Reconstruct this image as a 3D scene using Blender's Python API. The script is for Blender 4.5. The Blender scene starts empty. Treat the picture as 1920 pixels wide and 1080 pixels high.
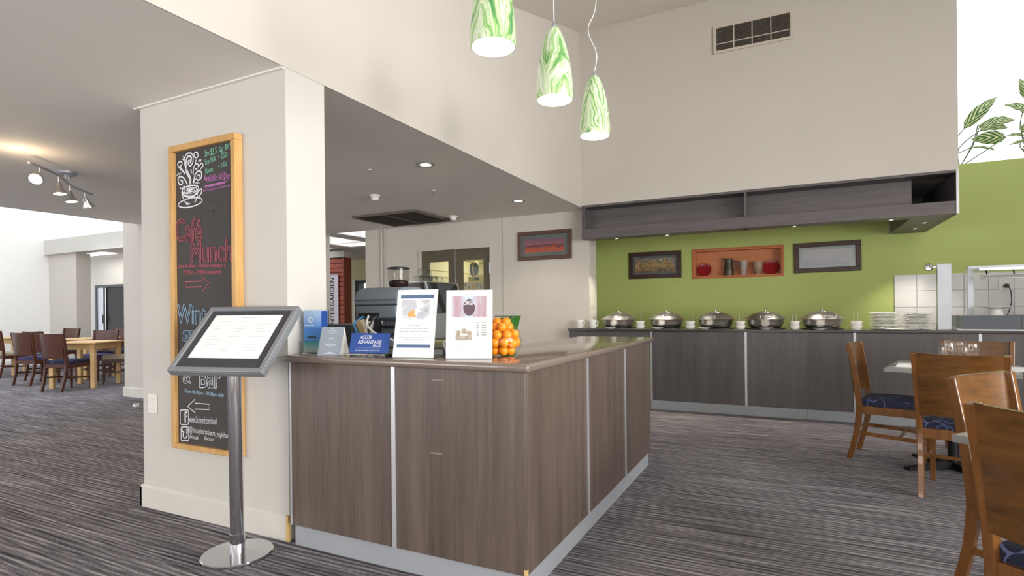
import bpy, bmesh, math, random
from mathutils import Vector, Matrix
random.seed(7)
R = math.radians
PI = math.pi
scene = bpy.context.scene
C = bpy.context.collection

# ------------------------------------------------------------------ camera, world, lights, exposure
F_PX, HORIZ, ROLL, CAM_H = 1050.0, 41.5, R(0.6), 1.2
YAW = math.atan((1483 - 960) / F_PX)
fwd = Vector((-math.sin(YAW), math.cos(YAW), 0)); rt = Vector((math.cos(YAW), math.sin(YAW), 0)); up = Vector((0, 0, 1))
CR = rt * math.cos(ROLL) - up * math.sin(ROLL); CU = rt * math.sin(ROLL) + up * math.cos(ROLL)
cam_d = bpy.data.cameras.new('camera'); cam = bpy.data.objects.new('camera', cam_d); C.objects.link(cam)
cam_d.sensor_width = 36; cam_d.lens = 36 * F_PX / 1920; cam_d.shift_y = HORIZ / 1920
cam_d.clip_start = 0.05; cam_d.clip_end = 200
m = Matrix((CR, CU, -fwd)).transposed().to_4x4(); m.translation = (0, 0, CAM_H); cam.matrix_world = m
scene.camera = cam

world = bpy.data.worlds.new('overcast_sky'); scene.world = world; world.use_nodes = True
bg = world.node_tree.nodes['Background']; bg.inputs[0].default_value = (0.93, 0.96, 1.0, 1); bg.inputs[1].default_value = 1.9

def area(name, loc, size, power, direction, color=(1, 1, 1), spread=180):
    l = bpy.data.lights.new(name, 'AREA'); l.shape = 'RECTANGLE'; l.size, l.size_y = size; l.energy = power; l.color = color; l.spread = R(spread)
    o = bpy.data.objects.new(name, l); C.objects.link(o); o.location = loc
    o.rotation_euler = Vector(direction).to_track_quat('-Z', 'Y').to_euler(); return o
area('assumed_light_east', (5.85, -0.4, 1.9), (6.0, 2.6), 640, (-1, 0, 0.22), (1.0, 0.995, 0.985), 140)  # assumed daylight from the right: unseen area lamp before a windowless wall
area('fill_light_upper_east', (5.85, 2.2, 2.75), (3.4, 0.7), 34, (-1, 0.02, 0.03), (1.0, 1.0, 0.99), 80)  # added fill aimed at the left upper wall; assumed high source, no opening
area('fill_light_rear', (0.8, -4.85, 1.35), (7.0, 2.1), 120, (0, 1, 0.4), (1.0, 0.995, 0.985))  # unseen fill lamp added behind the camera; the rear wall has no window
area('fill_light_rear_lounge', (-5.6, -4.85, 1.35), (4.6, 2.1), 215, (0, 1, 0.55), (1.0, 0.995, 0.985))  # unseen fill lamp, added and tilted up to brighten the low ceiling

vs = scene.view_settings
vs.view_transform = 'Standard'; vs.look = 'None'; vs.gamma = 1; vs.exposure = 0.0; vs.use_curve_mapping = False

# ------------------------------------------------------------------ helpers
def ray(px, py): return fwd + CR * ((px - 960) / F_PX) + CU * ((540 + HORIZ - py) / F_PX)
def on_y(px, py, Y):
    d = ray(px, py); return Vector((0, 0, CAM_H)) + d * (Y / d.y)

def S(r, g, b):
    f = lambda c: (c / 255 / 12.92) if c / 255 <= 0.04045 else ((c / 255 + 0.055) / 1.055) ** 2.4
    return (f(r), f(g), f(b), 1)

class NT:
    def __init__(s, name):
        s.m = bpy.data.materials.new(name); s.m.use_nodes = True; s.t = s.m.node_tree
        s.b = s.t.nodes['Principled BSDF']
    def n(s, typ, **kw):
        x = s.t.nodes.new(typ)
        for k, v in kw.items():
            if k.startswith('in_'):
                key = k[3:]; key = int(key) if key.isdigit() else key.replace('_', ' ')
                x.inputs[key].default_value = v
            else: setattr(x, k, v)
        return x
    def l(s, a, b): s.t.links.new(a, b)
    def coords(s, scale=(1, 1, 1), rot=(0, 0, 0), which='Object'):
        tc = s.n('ShaderNodeTexCoord'); mp = s.n('ShaderNodeMapping'); mp.inputs['Scale'].default_value = scale; mp.inputs['Rotation'].default_value = rot
        s.l(tc.outputs[which], mp.inputs['Vector']); return mp.outputs['Vector']
    def noise(s, vec, scale, detail=4, rough=0.5):
        x = s.n('ShaderNodeTexNoise'); x.inputs['Scale'].default_value = scale; x.inputs['Detail'].default_value = detail; x.inputs['Roughness'].default_value = rough
        s.l(vec, x.inputs['Vector']); return x.outputs['Fac']
    def ramp(s, fac, stops, interp='LINEAR'):
        x = s.n('ShaderNodeValToRGB'); x.color_ramp.interpolation = interp; e = x.color_ramp.elements
        while len(e) < len(stops): e.new(0.5)
        for i, (p, c) in enumerate(stops): e[i].position = p; e[i].color = c
        s.l(fac, x.inputs['Fac']); return x.outputs['Color']
    def bump(s, fac, strength=0.1, dist=0.01):
        x = s.n('ShaderNodeBump'); x.inputs['Strength'].default_value = strength; x.inputs['Distance'].default_value = dist
        s.l(fac, x.inputs['Height']); s.l(x.outputs['Normal'], s.b.inputs['Normal'])
    def mix(s, fac, a, b):
        x = s.n('ShaderNodeMix', data_type='RGBA')
        if isinstance(fac, (int, float)): x.inputs[0].default_value = fac
        else: s.l(fac, x.inputs[0])
        for i, v in ((6, a), (7, b)):
            if isinstance(v, tuple): x.inputs[i].default_value = v
            else: s.l(v, x.inputs[i])
        return x.outputs[2]
    def math(s, op, a, b=None, c=None):
        x = s.n('ShaderNodeMath', operation=op)
        for i, v in enumerate((a, b, c)):
            if v is None: continue
            if isinstance(v, (int, float)): x.inputs[i].default_value = v
            else: s.l(v, x.inputs[i])
        return x.outputs[0]
    def set(s, **kw):
        for k, v in kw.items(): s.b.inputs[k.replace('_', ' ')].default_value = v
        return s

def sc(c, k): return (min(1, c[0] * k), min(1, c[1] * k), min(1, c[2] * k), 1)

def plain(name, col, rough=0.5, metal=0.0, var=0.06, scale=6, bump=0.0, **kw):
    t = NT(name); v = t.coords(); f = t.noise(v, scale, 3)
    t.l(t.ramp(f, [(0.3, sc(col, 1 - var)), (0.7, sc(col, 1 + var))]), t.b.inputs['Base Color'])
    t.set(Roughness=rough, Metallic=metal)
    if bump: t.bump(t.noise(v, scale * 25, 2), bump, 0.002)
    for k, x in kw.items(): t.b.inputs[k.replace('_', ' ')].default_value = x
    return t.m

def grain(name, c0, c1, scale, rough=0.35, fine=4.0, coat=0.0, streak=(0.3, 0.7)):
    """wood grain: noise stretched along one axis (small scale component = along the grain)"""
    t = NT(name); v = t.coords(scale); f = t.noise(v, 1.0, 5, 0.6)
    v2 = t.coords(tuple(x * fine for x in scale)); f2 = t.noise(v2, 1.0, 3, 0.6)
    a = t.math('MULTIPLY_ADD', f2, 0.35, t.math('MULTIPLY', f, 0.65))
    t.l(t.ramp(a, [(streak[0], c0), (streak[1], c1)]), t.b.inputs['Base Color'])
    t.set(Roughness=rough); t.b.inputs['Coat Weight'].default_value = coat; t.bump(a, 0.06, 0.003)
    return t.m

M = {}
M['wall'] = plain('painted_wall_warm_white', S(203, 197, 188), 0.75, var=0.015, scale=1.5, bump=0.05)
M['wall_cool'] = plain('painted_wall_off_white', S(203, 200, 194), 0.7, var=0.015, scale=1.5, bump=0.05)
M['ceil'] = plain('painted_ceiling', S(236, 231, 223), 0.85, var=0.015, scale=1.2, bump=0.04)
M['white'] = plain('white_gloss_paint', S(232, 230, 224), 0.4, var=0.01)
M['bright_wall'] = plain('white_painted_atrium_wall', S(245, 244, 240), 0.8, var=0.01)
M['green'] = plain('lime_green_paint', S(186, 200, 118), 0.7, var=0.02, scale=1.2, bump=0.05)
M['skirt'] = plain('painted_skirting', S(214, 210, 203), 0.5, var=0.02)
M['rawwood'] = grain('raw_pine_edge', S(196, 160, 100), S(222, 190, 130), (4, 4, 1), 0.6)

def carpet():
    t = NT('striped_loop_carpet')
    tc = t.n('ShaderNodeTexCoord'); sp = t.n('ShaderNodeSeparateXYZ'); t.l(tc.outputs['Object'], sp.inputs[0])
    wob = t.noise(t.coords((0.7, 5, 1)), 1.0, 2); wob2 = t.noise(t.coords((5, 20, 1)), 1.0, 2)
    ph = t.math('ADD', t.math('MULTIPLY', sp.outputs[1], 2 * PI / 0.030), t.math('ADD', t.math('MULTIPLY', wob, 16.0), t.math('MULTIPLY', wob2, 2.2)))
    wv = t.math('MULTIPLY_ADD', t.math('SINE', ph), 0.5, 0.5)
    f = t.noise(t.coords((1.3, 60, 1)), 1.0, 4, 0.6); f2 = t.noise(t.coords((6, 150, 1)), 1.0, 3, 0.7); f3 = t.noise(t.coords((170, 320, 1)), 1.0, 2)
    a = t.math('ADD', t.math('MULTIPLY', wv, 0.08), t.math('ADD', t.math('MULTIPLY', f, 0.46), t.math('ADD', t.math('MULTIPLY', f2, 0.30), t.math('MULTIPLY', f3, 0.16))))
    col = t.ramp(a, [(0.37, S(40, 38, 43)), (0.45, S(88, 84, 89)), (0.52, S(122, 118, 123)), (0.62, S(186, 183, 188))])
    t.l(col, t.b.inputs['Base Color']); t.set(Roughness=0.95); t.b.inputs['Specular IOR Level'].default_value = 0.1
    t.bump(a, 0.5, 0.008); return t.m
M['carpet'] = carpet()
M['lam'] = grain('dark_wood_laminate', S(74, 63, 57), S(110, 96, 87), (14, 14, 0.7), 0.42, 5.0)
M['lam2'] = grain('charcoal_wood_laminate', S(78, 74, 74), S(104, 99, 98), (10, 10, 0.6), 0.45, 5.0)
M['lam_shelf'] = grain('charcoal_shelf_laminate', S(82, 76, 78), S(106, 99, 100), (0.8, 9, 12), 0.42, 4.0)
M['top'] = plain('brown_gloss_countertop', S(122, 108, 99), 0.16, var=0.05, scale=60, **{'Coat_Weight': 0.3})
M['top2'] = plain('dark_gloss_countertop', S(70, 64, 62), 0.2, var=0.08, scale=60)
M['alu'] = plain('satin_aluminium_strip', S(205, 208, 212), 0.35, 0.6, var=0.02)
M['scuff'] = plain('pale_scuff', S(138, 126, 118), 0.7, var=0.3, scale=200)
M['kick'] = plain('pale_grey_kickboard', S(158, 162, 168), 0.35, 0.0, var=0.04, scale=3)
M['chrome'] = plain('polished_chrome', S(205, 205, 210), 0.08, 1.0, var=0.01)
M['steel'] = plain('brushed_stainless_steel', S(214, 212, 210), 0.28, 1.0, var=0.03, scale=3)
M['steel_soft'] = plain('satin_stainless_steel', S(176, 180, 186), 0.4, 0.75, var=0.03, scale=3)
M['black'] = plain('black_plastic', S(28, 28, 31), 0.4, var=0.05)
M['char'] = plain('charcoal_plastic', S(62, 62, 68), 0.45, var=0.04)
M['blackiron'] = plain('black_cast_iron', S(24, 24, 26), 0.4, 0.3, var=0.05)
M['grey'] = plain('blue_grey_plastic', S(112, 122, 132), 0.42, var=0.03)
M['grey_d'] = plain('mid_grey_plastic', S(86, 92, 100), 0.45, var=0.03)
M['ceramic'] = plain('white_glazed_ceramic', S(238, 237, 233), 0.18, var=0.01)
M['paper'] = plain('white_paper', S(243, 243, 243), 0.7, var=0.008)
M['linen'] = plain('white_linen_napkin', S(238, 237, 236), 0.9, var=0.02, scale=60)
M['wood'] = grain('honey_stained_wood', S(74, 47, 16), S(122, 79, 32), (3, 9, 14), 0.25, 3.0, 0.35, (0.32, 0.68))
M['wood_v'] = grain('honey_stained_wood_post', S(88, 54, 20), S(134, 85, 36), (14, 14, 2.2), 0.25, 3.0, 0.35, (0.3, 0.7))
M['dwood'] = grain('dark_stained_wood', S(58, 28, 18), S(92, 48, 30), (3, 9, 12), 0.3, 3.0, 0.3)
M['pine'] = grain('light_pine_wood', S(200, 160, 104), S(226, 190, 136), (1.2, 10, 6), 0.4)
M['board_frame'] = grain('golden_pine_frame', S(188, 142, 82), S(218, 174, 112), (12, 12, 1.6), 0.45)
M['blackboard'] = plain('chalkboard_black', S(66, 62, 61), 0.75, var=0.10, scale=4)
M['dk_frame'] = grain('dark_brown_picture_frame', S(50, 32, 26), S(76, 48, 38), (6, 6, 6), 0.4)
M['br_frame'] = grain('reddish_brown_picture_frame', S(66, 42, 32), S(96, 62, 48), (6, 6, 6), 0.4)
M['mount'] = plain('grey_picture_mount', S(112, 116, 118), 0.8, var=0.02)
M['mount_l'] = plain('pale_blue_picture_mount', S(186, 192, 198), 0.8, var=0.02)
M['orange_paint'] = plain('terracotta_orange_paint', S(205, 130, 84), 0.55, var=0.02)
M['orange_frame'] = plain('orange_timber_frame', S(190, 108, 58), 0.5, var=0.04)
M['redplate'] = plain('red_glaze', S(150, 28, 36), 0.2, var=0.05)
M['pewter'] = plain('dark_pewter', S(88, 84, 74), 0.4, 0.55, var=0.06)
M['amber'] = plain('pale_amber_glass', S(205, 176, 150), 0.1, var=0.02, Transmission_Weight=0.35)
M['cutglass'] = plain('pale_cut_glass', S(226, 214, 206), 0.12, var=0.12, scale=90, Transmission_Weight=0.5)
M['tile'] = plain('white_glazed_wall_tile', S(226, 226, 226), 0.16, var=0.015, scale=8)
M['grout'] = plain('grey_tile_grout', S(178, 178, 176), 0.9)
M['table_grey'] = plain('grey_laminate_tabletop', S(138, 136, 132), 0.35, var=0.02)
M['olive'] = plain('olive_grey_door_paint', S(88, 80, 60), 0.5, var=0.03)
M['cream'] = plain('cream_cladding', S(214, 208, 160), 0.6, var=0.02)
M['redtimber'] = grain('red_stained_timber', S(150, 66, 46), S(178, 88, 64), (1, 8, 8), 0.5)
M['redtimber_d'] = grain('dark_red_timber', S(110, 48, 30), S(132, 62, 42), (8, 8, 1), 0.5)
M['banner'] = plain('pale_lilac_banner_cloth', S(222, 214, 222), 0.8, var=0.01)
M['ink'] = plain('black_ink', S(26, 24, 28), 0.7)
M['orange_fruit'] = plain('orange_peel', S(246, 146, 12), 0.35, var=0.08, scale=20, bump=0.15)
M['vent_grey'] = plain('grey_vent_metal', S(104, 96, 86), 0.6, 0.2, var=0.03)
M['vent_dark'] = plain('painted_duct_shade', S(40, 34, 28), 0.8)  # dark colour standing in for the shade inside the ducts
M['vent_frame'] = plain('cream_vent_metal', S(206, 196, 182), 0.5, var=0.02)
M['cable_b'] = plain('blue_cable', S(72, 150, 214), 0.4)
M['cable_w'] = plain('white_cable', S(236, 236, 236), 0.4)
M['cardboard'] = plain('manila_card', S(214, 186, 140), 0.7)
M['green_vase'] = plain('green_glass_vase', S(58, 120, 40), 0.08, Transmission_Weight=0.4)
M['beans'] = plain('roasted_coffee_beans', S(48, 26, 18), 0.5, var=0.4, scale=120, bump=0.6)
M['dkglass'] = plain('dark_glass', S(14, 15, 15), 0.25, Specular_IOR_Level=0.15)

def glass(name, tint=(1, 1, 1, 1), rough=0.0):
    t = NT(name); v = t.coords(); f = t.noise(v, 3, 2)
    t.l(t.ramp(f, [(0.3, sc(tint, 0.97)), (0.7, tint)]), t.b.inputs['Base Color'])
    t.set(Roughness=rough, IOR=1.45); t.b.inputs['Transmission Weight'].default_value = 1.0; return t.m
M['glass'] = glass('clear_glass')
M['acrylic'] = glass('clear_acrylic', (0.97, 0.98, 1, 1), 0.02)

def pane(name, tint=(0.95, 0.96, 0.95, 1), edge=0.45):
    t = NT(name); tr = t.n('ShaderNodeBsdfTransparent'); tr.inputs[0].default_value = tint
    gl = t.n('ShaderNodeBsdfGlossy'); gl.inputs['Roughness'].default_value = 0.03
    lw = t.n('ShaderNodeLayerWeight'); lw.inputs['Blend'].default_value = 0.5
    fac = t.math('MULTIPLY_ADD', t.math('POWER', lw.outputs['Facing'], 4.0), edge, 0.03)
    mx = t.n('ShaderNodeMixShader'); t.l(fac, mx.inputs[0]); t.l(tr.outputs[0], mx.inputs[1]); t.l(gl.outputs[0], mx.inputs[2])
    t.l(mx.outputs[0], t.t.nodes['Material Output'].inputs['Surface']); return t.m
M['pane'] = pane('window_glass'); M['skypane'] = pane('skylight_glazing', (1, 1, 1, 1), 0.05)
M['cupglass'] = pane('thin_cup_glass', (0.92, 0.93, 0.92, 1), 0.9)
M['jarglass'] = pane('thin_jar_glass', (0.99, 0.99, 0.98, 1), 0.55)
M['hopper'] = pane('smoky_hopper_plastic', (0.8, 0.79, 0.77, 1))

def emit(name, col, s):
    t = NT(name); v = t.coords(); f = t.noise(v, 5, 2)
    t.l(t.ramp(f, [(0.3, sc(col, 0.98)), (0.7, col)]), t.b.inputs['Emission Color'])
    t.b.inputs['Emission Strength'].default_value = s; t.b.inputs['Base Color'].default_value = col; return t.m
M['lampwarm'] = emit('warm_lamp_face', (1, 0.86, 0.62, 1), 14)
M['lampcool'] = emit('white_lamp_face', (1, 0.97, 0.9, 1), 6)

def fabric(name, base, line1, line2):
    t = NT(name); v = t.coords()
    out = None
    for sc_, off in ((8.5, 0.0), (7.0, 0.37)):
        mp = t.n('ShaderNodeMapping'); mp.inputs['Location'].default_value = (off, off * 1.7, 0); t.l(v, mp.inputs['Vector'])
        vo = t.n('ShaderNodeTexVoronoi', feature='F1'); vo.inputs['Scale'].default_value = sc_; t.l(mp.outputs[0], vo.inputs['Vector'])
        d = t.math('ABSOLUTE', t.math('SUBTRACT', vo.outputs['Distance'], 0.42)); ln = t.math('LESS_THAN', d, 0.02)
        out = ln if out is None else t.math('MAXIMUM', out, ln)
    f = t.noise(v, 4, 2); lc = t.ramp(f, [(0.4, line1), (0.6, line2)])
    t.l(t.mix(out, base, lc), t.b.inputs['Base Color']); t.set(Roughness=0.9); t.bump(t.noise(v, 400, 2), 0.2, 0.002); return t.m
M['seat'] = fabric('navy_patterned_upholstery', S(30, 34, 58), S(74, 74, 124), S(96, 104, 140))
M['seat_b'] = fabric('purple_navy_upholstery', S(62, 56, 92), S(84, 78, 124), S(110, 104, 140))
M['seat_c'] = fabric('beige_upholstery', S(176, 166, 146), S(196, 186, 166), S(160, 150, 132))

# ---- mesh builder
class MB:
    def __init__(s): s.v = []; s.f = []; s.smooth = False
    def box(s, x0, x1, y0, y1, z0, z1, mat=None):
        b = len(s.v); pts = [(x, y, z) for z in (z0, z1) for y in (y0, y1) for x in (x0, x1)]
        if mat: pts = [tuple(mat @ Vector(p)) for p in pts]
        s.v += pts
        s.f += [tuple(b + i for i in q) for q in ((0, 2, 3, 1), (4, 5, 7, 6), (0, 1, 5, 4), (2, 6, 7, 3), (0, 4, 6, 2), (1, 3, 7, 5))]
        return s
    def bar(s, p, q, w, d=None, side=None):
        """square bar from p to q, w across 'side' direction, d across the other"""
        d = d or w; p = Vector(p); q = Vector(q); a = (q - p).normalized()
        sd = Vector(side) if side else (Vector((0, 0, 1)).cross(a) if abs(a.z) < 0.95 else Vector((1, 0, 0)))
        sd = (sd - a * sd.dot(a)).normalized(); t = a.cross(sd); b = len(s.v)
        for e in (p, q):
            for i, j in ((-1, -1), (1, -1), (1, 1), (-1, 1)): s.v.append(tuple(e + sd * (w / 2 * i) + t * (d / 2 * j)))
        s.f += [(b, b + 3, b + 2, b + 1), (b + 4, b + 5, b + 6, b + 7)] + [(b + i, b + (i + 1) % 4, b + 4 + (i + 1) % 4, b + 4 + i) for i in range(4)]
        return s
    def prism(s, poly, fn, t0, t1):
        """poly of 2-D points extruded from t0 to t1; fn(u, v, t) -> xyz"""
        n = len(poly); b = len(s.v)
        for t in (t0, t1): s.v += [tuple(fn(u, v, t)) for u, v in poly]
        s.f += [tuple(b + i for i in range(n - 1, -1, -1)), tuple(b + n + i for i in range(n))]
        s.f += [(b + i, b + (i + 1) % n, b + n + (i + 1) % n, b + n + i) for i in range(n)]
        return s
    def lathe(s, prof, n=24, c=(0, 0, 0), axis=None, cap=True, sx=1, sy=1):
        b = len(s.v); c = Vector(c)
        q = Vector((0, 0, 1)).rotation_difference(Vector(axis).normalized()) if axis else None
        for r, z in prof:
            for i in range(n):
                a = 2 * PI * i / n; p = Vector((r * math.cos(a) * sx, r * math.sin(a) * sy, z))
                if q: p = q @ p
                s.v.append(tuple(c + p))
        for k in range(len(prof) - 1):
            for i in range(n):
                j = (i + 1) % n; s.f.append((b + k * n + i, b + k * n + j, b + (k + 1) * n + j, b + (k + 1) * n + i))
        if cap:
            if prof[0][0] > 1e-5: s.f.append(tuple(b + i for i in range(n - 1, -1, -1)))
            if prof[-1][0] > 1e-5: s.f.append(tuple(b + (len(prof) - 1) * n + i for i in range(n)))
        s.smooth = True; return s
    def cyl(s, p, q, r, r2=None, n=16):
        p = Vector(p); q = Vector(q); r2 = r if r2 is None else r2
        return s.lathe([(r, 0), (r2, (q - p).length)], n, p, q - p)
    def ball(s, c, r, n=14, k=8, sz=1):
        return s.lathe([(max(1e-4, r * math.sin(PI * i / k)), -r * sz * math.cos(PI * i / k)) for i in range(k + 1)], n, c, None, False)
    def tube(s, pts, r, n=8):
        pts = [Vector(p) for p in pts]; b = len(s.v); rr = r if isinstance(r, (list, tuple)) else [r] * len(pts)
        for i, p in enumerate(pts):
            d = (pts[min(i + 1, len(pts) - 1)] - pts[max(i - 1, 0)]).normalized()
            x = d.cross(Vector((0.31, 0.2, 0.93))).normalized(); y = d.cross(x)
            for k in range(n):
                a = 2 * PI * k / n; s.v.append(tuple(p + (x * math.cos(a) + y * math.sin(a)) * rr[i]))
        for i in range(len(pts) - 1):
            for k in range(n):
                j = (k + 1) % n; s.f.append((b + i * n + k, b + i * n + j, b + (i + 1) * n + j, b + (i + 1) * n + k))
        s.f += [tuple(b + k for k in range(n - 1, -1, -1)), tuple(b + (len(pts) - 1) * n + k for k in range(n))]
        s.smooth = True; return s
    def quad(s, a, b, c, d):
        k = len(s.v); s.v += [tuple(a), tuple(b), tuple(c), tuple(d)]; s.f.append((k, k + 1, k + 2, k + 3)); return s
    def mesh(s, name):
        me = bpy.data.meshes.new(name); me.from_pydata(s.v, [], s.f); me.validate()
        bm = bmesh.new(); bm.from_mesh(me); bmesh.ops.remove_doubles(bm, verts=bm.verts, dist=1e-6); bmesh.ops.recalc_face_normals(bm, faces=bm.faces); bm.to_mesh(me); bm.free()
        if s.smooth:
            for p in me.polygons: p.use_smooth = True
        return me
    def build(s, name, mat, parent=None, bevel=0, seg=2, smooth=None):
        if smooth is not None: s.smooth = smooth
        me = s.mesh(name); me.materials.append(M[mat] if isinstance(mat, str) else mat)
        o = bpy.data.objects.new(name, me); C.objects.link(o)
        if parent: o.parent = parent
        if bevel:
            b = o.modifiers.new('bevel', 'BEVEL'); b.width = bevel; b.segments = seg; b.limit_method = 'ANGLE'; b.angle_limit = R(40)
        if s.smooth:
            e = o.modifiers.new('split', 'EDGE_SPLIT'); e.split_angle = R(42)
        return o

def spline(pts, k=6):
    P = [Vector(p) for p in pts]; out = []
    for i in range(len(P) - 1):
        p0 = P[max(i - 1, 0)]; p1 = P[i]; p2 = P[i + 1]; p3 = P[min(i + 2, len(P) - 1)]
        for j in range(k):
            t = j / k; out.append(0.5 * ((2 * p1) + (p2 - p0) * t + (2 * p0 - 5 * p1 + 4 * p2 - p3) * t * t + (3 * p1 - p0 - 3 * p2 + p3) * t ** 3))
    out.append(P[-1]); return out

def tag(o, label=None, cat=None, group=None, kind=None):
    if label: o['label'] = label
    if cat: o['category'] = cat
    if group: o['group'] = group
    if kind: o['kind'] = kind
    return o
def thing(name, label, cat, loc=(0, 0, 0), rz=0, group=None):
    o = bpy.data.objects.new(name, None); C.objects.link(o); o.location = loc; o.rotation_euler = (0, 0, rz); o.empty_display_size = 0.1
    return tag(o, label, cat, group)
def struct(name, mb, mat, parent=None, bevel=0):
    o = mb.build(name, mat, parent, bevel)
    if not parent: o['kind'] = 'structure'
    return o
def copy_tree(o, parent=None, loc=None, rz=None, label=None):
    c = o.copy(); C.objects.link(c)
    if parent: c.parent = parent
    if loc is not None: c.location = loc
    if rz is not None: c.rotation_euler = (0, 0, rz)
    if label: c['label'] = label
    for ch in list(o.children):
        d = ch.copy(); C.objects.link(d); d.parent = c
        for g in list(ch.children):
            e = g.copy(); C.objects.link(e); e.parent = d
    return c

def text_mesh(body, italic=0.0, bold=0.0):
    cu = bpy.data.curves.new('t', 'FONT'); cu.body = body; cu.resolution_u = 3; cu.shear = italic; cu.offset = bold
    ob = bpy.data.objects.new('t', cu); C.objects.link(ob); dg = bpy.context.evaluated_depsgraph_get(); dg.update()
    me = bpy.data.meshes.new_from_object(ob.evaluated_get(dg)); bpy.data.objects.remove(ob); bpy.data.curves.remove(cu)
    return me
def text_obj(name, body, p0, p1, hv, mat, parent=None, italic=0.0, bold=0.0, outline=0.0, nrm=None):
    """text whose box runs from p0 to p1 along its foot and hv upwards; outline > 0 draws only the letter edges"""
    me = text_mesh(body, italic, bold); p0 = Vector(p0); p1 = Vector(p1); hv = Vector(hv)
    xs = [v.co.x for v in me.vertices]; ys = [v.co.y for v in me.vertices]; x0, x1, y0, y1 = min(xs), max(xs), min(ys), max(ys)
    for v in me.vertices: v.co = p0 + (p1 - p0) * ((v.co.x - x0) / (x1 - x0)) + hv * ((v.co.y - y0) / (y1 - y0))
    if outline:
        bm = bmesh.new(); bm.from_mesh(me); n = (p1 - p0).cross(hv).normalized(); mb = MB()
        bmesh.ops.remove_doubles(bm, verts=bm.verts, dist=1e-5)
        for e in bm.edges:
            if len(e.link_faces) == 1:
                a, b = e.verts[0].co.copy(), e.verts[1].co.copy(); d = (b - a)
                if d.length < 1e-6: continue
                s = d.normalized().cross(n) * outline / 2; ex = d.normalized() * outline * 0.3
                mb.quad(a - s - ex, b - s + ex, b + s + ex, a + s - ex)
        bm.free(); bpy.data.meshes.remove(me); o = mb.build(name, mat, parent)
        return o
    me.name = name; me.materials.clear(); me.materials.append(M[mat] if isinstance(mat, str) else mat)
    o = bpy.data.objects.new(name, me); C.objects.link(o)
    if parent: o.parent = parent
    return o
def ribbon(mb, pts, w, n):
    """flat chalk stroke of width w along 3-D points, lying in the plane with normal n"""
    pts = [Vector(p) for p in pts]; L = []
    for i, p in enumerate(pts):
        d = (pts[min(i + 1, len(pts) - 1)] - pts[max(i - 1, 0)]).normalized(); s = d.cross(Vector(n)).normalized() * w / 2; L.append((p - s, p + s))
    for (a, b), (c, d) in zip(L, L[1:]): mb.quad(a, c, d, b)
    return mb


# ------------------------------------------------------------------ the setting
ZC = 2.49                       # low ceiling
struct('floor', MB().box(-20, 6.2, -5.2, 16, -0.08, 0), 'carpet')
struct('ceiling_low', MB().box(-8.35, -2.376, -5.2, 6.95, ZC, ZC + 0.12), 'ceil')
struct('ceiling_rear', MB().box(-2.37, 6.2, -5.2, -0.42, ZC, ZC + 0.12), 'ceil')
rake = [(-0.42, 2.49), (6.75, 4.71), (6.75, 4.83), (-0.42, 2.61)]
struct('ceiling_raked', MB().prism(rake, lambda u, v, t: (t, u, v), -2.37, 6.2), 'ceil')
struct('wall_left_upper', MB().prism([(-5.2, ZC), (6.95, ZC), (6.95, 5.0), (6.75, 4.8), (-0.42, 2.6), (-5.2, 2.6)], lambda u, v, t: (t, u, v), -2.376, -2.366), 'wall')
struct('wall_back_upper', MB().box(-2.37, 1.457, 6.75, 8.3, 2.512, 5.2), 'wall')
struct('wall_rear', MB().box(-8.4, 6.2, -5.4, -5.2, 0, 2.7), 'wall')
struct('wall_right', MB().box(6.0, 6.2, -5.2, 9.6, 0, 5.0), 'wall')

# pillar with skirting and a thin ceiling bead
struct('wall_pillar', MB().box(-3.64, -2.37, 2.11, 2.385, 0, ZC), 'wall_cool')
def skirting(name, x0, x1, y, h=0.135, ends=(1, 1), t=0.016):
    mb = MB(); mb.prism([(0, 0), (-t, 0), (-t, h - 0.012), (-0.003, h), (0, h)], lambda u, v, w: (w, y + u, v), x0 - t * ends[0], x1 + t * ends[1])
    return struct(name, mb, 'skirt')
sk = skirting('baseboard_pillar', -3.64, -2.37, 2.11, ends=(1, 0))
MB().box(-2.378, -2.362, 2.092, 2.1101, 0, 0.135).build('end_grain_strip', 'rawwood', sk)
struct('trim_1', MB().box(-3.68, -2.372, 2.09, 2.1095, ZC - 0.009, ZC - 0.0005), 'white')
mb = MB(); mb.prism([(0, 0), (-0.016, 0), (-0.016, 0.123), (-0.003, 0.135), (0, 0.135)], lambda u, v, w: (-3.64 + u, w, v), 2.094, 2.385)
struct('baseboard_pillar_side', mb, 'skirt')

# door wall (Y = 6.95): opening to the garden room, double door, end with picture
YW = 6.95
struct('wall_door_left', MB().box(-8.3, -7.06, YW + 0.15, 7.2, 0, 2.62), 'wall')
w = struct('wall_door', MB().box(-6.06, -5.01, YW, 7.23, 0, ZC).box(-5.01, -3.775, YW, 7.23, 2.125, ZC).box(-3.775, -3.59, YW, 7.23, 0, ZC), 'wall')
MB().cyl((-5.72, YW - 0.018, 0), (-5.72, YW - 0.018, ZC), 0.016).build('conduit', 'wall', w)
MB().cyl((-5.66, YW - 0.012, 0), (-5.66, YW - 0.012, ZC), 0.010).build('conduit', 'wall', w)
w = struct('wall_partition', MB().box(-3.59, -2.338, YW - 0.012, 7.23, 0, ZC), 'wall')
for k in range(6):      # block courses showing on the end of the partition
    MB().box(-2.339, -2.331, YW + 0.0, 7.23, 0.41 * k + 0.003, min(0.41 * (k + 1), ZC - 0.38 + 0.37) - 0.003).build('block', 'wall', w)
struct('wall_servery_side', MB().box(-3.05, -2.9, 7.23, 8.5, 0, 2.62), 'wall')
struct('ceiling_servery', MB().box(-3.05, -2.37, 7.23, 8.5, 2.5, 2.62), 'ceil')

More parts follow.
